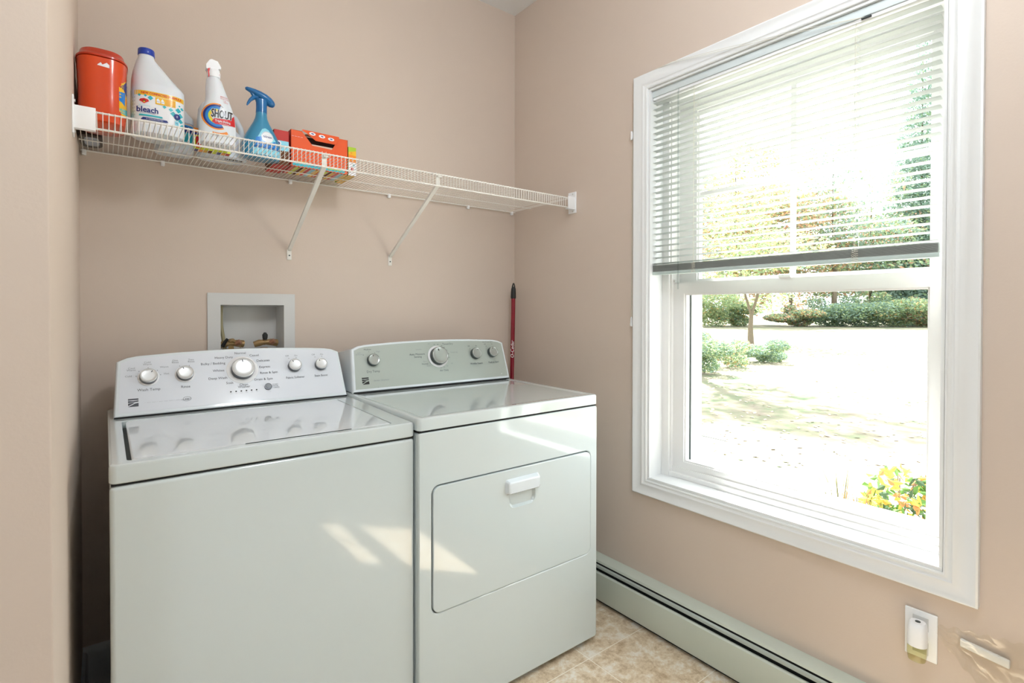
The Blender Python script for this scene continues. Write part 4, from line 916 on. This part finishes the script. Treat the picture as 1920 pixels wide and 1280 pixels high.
def crown(blobs, n, leaf, weights):
    """blobs (centre, rx, ry, rz); leaves as bent quads scattered through them"""
    mb = MB(); vol = [b_[1]*b_[2]*b_[3] for b_ in blobs]; tot = sum(vol)
    for b_, v_ in zip(blobs, vol):
        c_, rx, ry, rz = b_
        for _ in range(int(n*v_/tot)+1):
            while True:
                q = Vector((random.uniform(-1, 1), random.uniform(-1, 1), random.uniform(-1, 1)))
                if .45 < q.length < 1: break
            p_ = Vector(c_)+Vector((q.x*rx, q.y*ry, q.z*rz))
            a_ = Vector((random.gauss(0, 1), random.gauss(0, 1), random.gauss(0, .7))).normalized(); b2_ = a_.orthogonal().normalized(); k_ = a_.cross(b2_)
            s_ = leaf*random.uniform(.6, 1.3); m_ = random.choices(range(5), weights)[0]
            mb.add([p_-a_*s_, p_+b2_*s_*.55+k_*s_*.15, p_+a_*s_, p_-b2_*s_*.55+k_*s_*.15], [(0, 1, 2, 3)], m_)
    return mb
def tree(nm, label, px, d, top, bot, rad, n, leaf, weights, group, trunk=.15, lobes=7, cat='tree', conic=False, base=None):
    o_ = at(px, d); t_ = thing(nm, label, cat, o_, group)
    zt_, zb_ = zy(top, d), max(zy(bot, d), GZ+.1); bl_ = []
    for k_ in range(lobes):
        f_ = (k_+.5)/lobes; zc = zb_+(zt_-zb_)*f_; rr = rad*((1-f_)*.95+.12 if conic else math.sin(PI*min(.92, f_*.85+.12))*.75)
        an = k_*2.4; off = 0 if conic else rad*.45
        bl_.append((o_+Vector((off*math.cos(an), off*math.sin(an), zc-GZ)), rr, rr, (zt_-zb_)/lobes*1.05))
    crown(bl_, n, leaf, weights).build('crown', leafm, t_, smooth=False)
    mb = MB(); zc = (zt_+zb_)/2
    if trunk: mb.tube([o_+Vector((0, 0, -.05)), o_+Vector((.02, 0, (zb_-GZ)*.6)), o_+Vector((.05, .02, zc-GZ)), o_+Vector((.05, .02, (zt_-GZ)*.92))], [trunk, trunk*.8, trunk*.6, trunk*.12], 8)
    mb.build('trunk', m_bark, t_) if trunk else None
    return t_
G1 = 'trees at the far edge of the lawn'
tree('autumn_tree', 'broad amber and green tree behind the left half of the blind', 1378, 63, 262, 574, 7.6, 22000, .22, (3, 4, 2, 5, 3), G1, .25, 9)
tree('autumn_tree', 'rusty tree behind the middle of the blind, right of the broad amber one', 1482, 64, 305, 570, 6.6, 14000, .22, (3, 3, 3, 4, 5), G1, .25, 8)
tree('leafy_tree', 'tall airy tree with sparse leaves, behind the centre of the blind', 1560, 62, 215, 480, 5, 2800, .20, (4, 1, 6, 0, 1), G1, .10, 6)
tree('leafy_tree', 'dense grey-green tree left of the conifer, behind the right half of the blind', 1632, 63, 350, 572, 8.0, 19000, .22, (4, 2, 6, 0, 2), G1, .25, 8)
tree('conifer', 'tall dark conifer behind the right edge of the blind', 1726, 61.5, 48, 590, 5.2, 30000, .22, (2, 0, 12, 0, 0), G1, .2, 12, conic=True)
sm_t = tree('young_tree', 'young forked tree on the lawn seen through the lower left of the window', 1412, 27, 340, 568, 3.0, 4200, .12, (5, 6, 1, 2, 0), None, 0, 6)
o_ = at(1408, 27); mb = MB(); mb.tube([o_+Vector((0, 0, -.05)), o_+Vector((.02, .03, .9)), o_+Vector((.05, 0, 1.55))], [.17, .12, .10], 8)
mb.tube([o_+Vector((.05, 0, 1.5)), o_+Vector((-.10, .22, 2.4)), o_+Vector((-.2, .42, 3.6)), o_+Vector((-.3, .5, 5.0))], [.075, .06, .05, .02], 7)
mb.tube([o_+Vector((.05, 0, 1.5)), o_+Vector((.18, -.22, 2.4)), o_+Vector((.3, -.38, 3.6)), o_+Vector((.4, -.4, 4.8))], [.08, .065, .05, .02], 7)
mb.build('trunk', m_bark, sm_t)
G2 = 'shrubs along the far hedge'
for px, d, top, bot, rad, lab, nm, wt in (
    (1322, 56, 538, 606, 2.6, 'light green bush at the left end of the far hedge', 'bush', (5, 6, 1, 1, 0)),
    (1375, 58, 560, 606, 1.8, 'small green bush just right of the leftmost far bush', 'bush', (5, 5, 2, 1, 0)),
    (1490, 57, 575, 607, 2.0, 'low sparse shrub in the far hedge, right of the young tree', 'bush', (3, 4, 3, 2, 2)),
    (1550, 58, 562, 608, 2.8, 'dark green mound in the middle of the far hedge', 'bush', (4, 1, 7, 0, 0)),
    (1612, 57, 560, 608, 2.8, 'tall dense green part of the far hedge', 'bush', (4, 2, 6, 0, 0)),
    (1672, 56, 552, 606, 2.6, 'bright green mound right of the tall dense hedge part', 'bush', (6, 4, 3, 1, 0)),
    (1728, 56, 560, 606, 2.0, 'pale shrub at the right end of the far hedge', 'bush', (4, 4, 2, 1, 3))):
    tree(nm, lab, px, d, top, bot, rad*1.35, 6500, .14, wt, G2, 0, 4, cat='shrub')
tk = MB(); o_ = at(1565, 60); tk.tube([o_, o_+Vector((0, 0, 4)), o_+Vector((0, 0, 9))], [.28, .24, .15], 8)
tag(tk.build('tree_trunk', m_bark), 'bare tree trunk standing behind the dark middle of the far hedge', 'tree')
tree('bush', 'dark green leafy bush at the left edge of the window view', 1312, 14.5, 612, 697, .8, 6500, .045, (5, 3, 5, 0, 0), None, 0, 5, cat='shrub')
tree('bush', 'low pale shrub beside the dark green leafy bush', 1368, 15.8, 640, 690, .75, 2600, .045, (4, 3, 3, 1, 1), None, 0, 3, cat='shrub')
tree('bush', 'low green shrub around the foot of the young tree', 1432, 17.5, 640, 678, 1.0, 4800, .05, (5, 1, 6, 0, 0), None, 0, 3, cat='shrub')
tree('shade_tree', 'tall bare-trunked tree left of the window view, shading the near lawn', 1235, 19.5, -100, 120, 2.2, 2300, .16, (4, 3, 3, 1, 0), None, .2, 4)
# fallen leaves
mb = MB()
for _ in range(1300):
    px = random.uniform(1300, 1780); d = random.uniform(5.8, 26)**1.0; p_ = at(px, d)+Vector((0, 0, .012)); s_ = random.uniform(.02, .05); an = random.uniform(0, PI)
    if p_.x < 4.1: continue
    d1 = Vector((math.cos(an), math.sin(an), .2))*s_; d2 = Vector((-math.sin(an), math.cos(an), .1))*s_*.6
    mb.add([p_-d1, p_+d2, p_+d1, p_-d2], [(0, 1, 2, 3)], random.choice((0, 0, 1)))
tag(mb.build('fallen_leaves', [mat('fallen_leaf', C3(205, 178, 146), .8, noise=(3, .2)), mat('pale_fallen_leaf', C3(222, 204, 160), .8, noise=(3, .2))], smooth=False), 'brown leaves scattered over the sunlit lawn', 'leaves', kind='stuff')
# near bed plants
plantm = [leafmat('plant_leaf_green', 84, 118, 60), leafmat('plant_leaf_yellow_green', 150, 150, 70), leafmat('plant_leaf_dark', 70, 92, 66), leafmat('plant_leaf_yellow', 196, 158, 74), leafmat('plant_leaf_orange', 180, 120, 76)]
m_blade = mat('tan_blade', C3(140, 104, 62), .6, noise=(9, .2)); m_bl2 = mat('olive_blade', C3(92, 92, 60), .6, noise=(9, .2))
def blades(nm, label, px, d, n, h, sp_r, mats, seed, wdt=.006, lean=.35):
    random.seed(seed); o_ = at(px, d, GZ+.03); t_ = thing(nm, label, 'plant', o_)
    mb = MB()
    for k_ in range(n):
        a_ = random.uniform(0, 2*PI); r_ = random.uniform(0, sp_r); b_ = o_+Vector((r_*math.cos(a_), r_*math.sin(a_), 0)); hh = h*random.uniform(.5, 1)
        ln = Vector((math.cos(a_), math.sin(a_), 0))*hh*lean*random.uniform(.2, 1); wd = Vector((-math.sin(a_), math.cos(a_), 0))*wdt
        p1_, p2_ = b_+ln*.35+Z*hh*.6, b_+ln+Z*hh
        mb.add([b_-wd, b_+wd, p1_+wd*.8, p1_-wd*.8, p2_], [(0, 1, 2, 3), (3, 2, 4)], k_ % len(mats))
    mb.build('leaf_blades', mats, t_, smooth=False); return t_
blades('ornamental_grass', 'clump of dry upright grass blades outside, just below the window', 1578, 4.0, 42, .52, .07, [m_blade, m_bl2], 5)
blades('ornamental_grass', 'thin grey-green stalks left of the dry grass clump', 1535, 3.9, 10, .42, .10, [m_bl2], 6, .004, .6)
blades('ornamental_grass', 'short tan grass tuft right of the dry grass clump', 1612, 4.1, 30, .30, .10, [m_blade, m_bl2], 8)
def leafy(nm, label, px, d, n, h, rad, wts, seed):
    random.seed(seed); o_ = at(px, d, GZ+.03); t_ = thing(nm, label, 'plant', o_)
    crown([(o_+Vector((0, 0, h*.6)), rad, rad, h*.55)], n, .045, wts).build('foliage', plantm, t_, smooth=False)
    mb = MB()
    for k_ in range(5): mb.tube([o_, o_+Vector((random.uniform(-.5, .5)*rad, random.uniform(-.5, .5)*rad, h*.9))], .004, 5)
    mb.build('stems', m_bark, t_)
leafy('garden_plant', 'garden plant with yellow and green leaves outside the lower right of the window', 1690, 4.2, 150, .40, .24, (5, 3, 2, 6, 2), 9)
leafy('garden_plant', 'low pale plant between the grass tuft and the yellow-leaved garden plant', 1645, 4.2, 60, .20, .14, (3, 4, 0, 4, 1), 10)
leafy('garden_plant', 'grey-green plant at the far lower right corner of the window view', 1745, 4.1, 90, .34, .16, (4, 1, 6, 1, 2), 11)
# dark hook / rod at the left edge
o_ = at(1308, 3.6); mb = MB(); zt_ = zy(812, 3.6)
mb.tube([(o_.x, o_.y, GZ+.03), (o_.x, o_.y, zt_)], .006, 8); q = at(1363, 3.7); mb.tube([(o_.x, o_.y, zt_-.01), (q.x, q.y, zy(827, 3.7))], .003, 6)
mb.loft([(zy(866, 3.6), o_.x, o_.y, .03, .02, 3), (zy(835, 3.6), o_.x, o_.y, .012, .012, 2)], 12)
tag(mb.build('garden_stake', m_gask), 'thin dark metal stake with an arm outside the window’s lower left corner', 'garden stake')

def wn(o):
    for c_ in o.children:
        if c_.type == 'MESH' and c_.name.split('.')[0] not in ('knob', 'panel_lettering'):
            m_ = c_.modifiers.new('weighted', 'WEIGHTED_NORMAL'); m_.keep_sharp = True
        wn(c_)
wn(ws); wn(dr)
for o in bpy.data.objects:
    for k_ in ('_w', '_t'):
        if k_ in o: del o[k_]
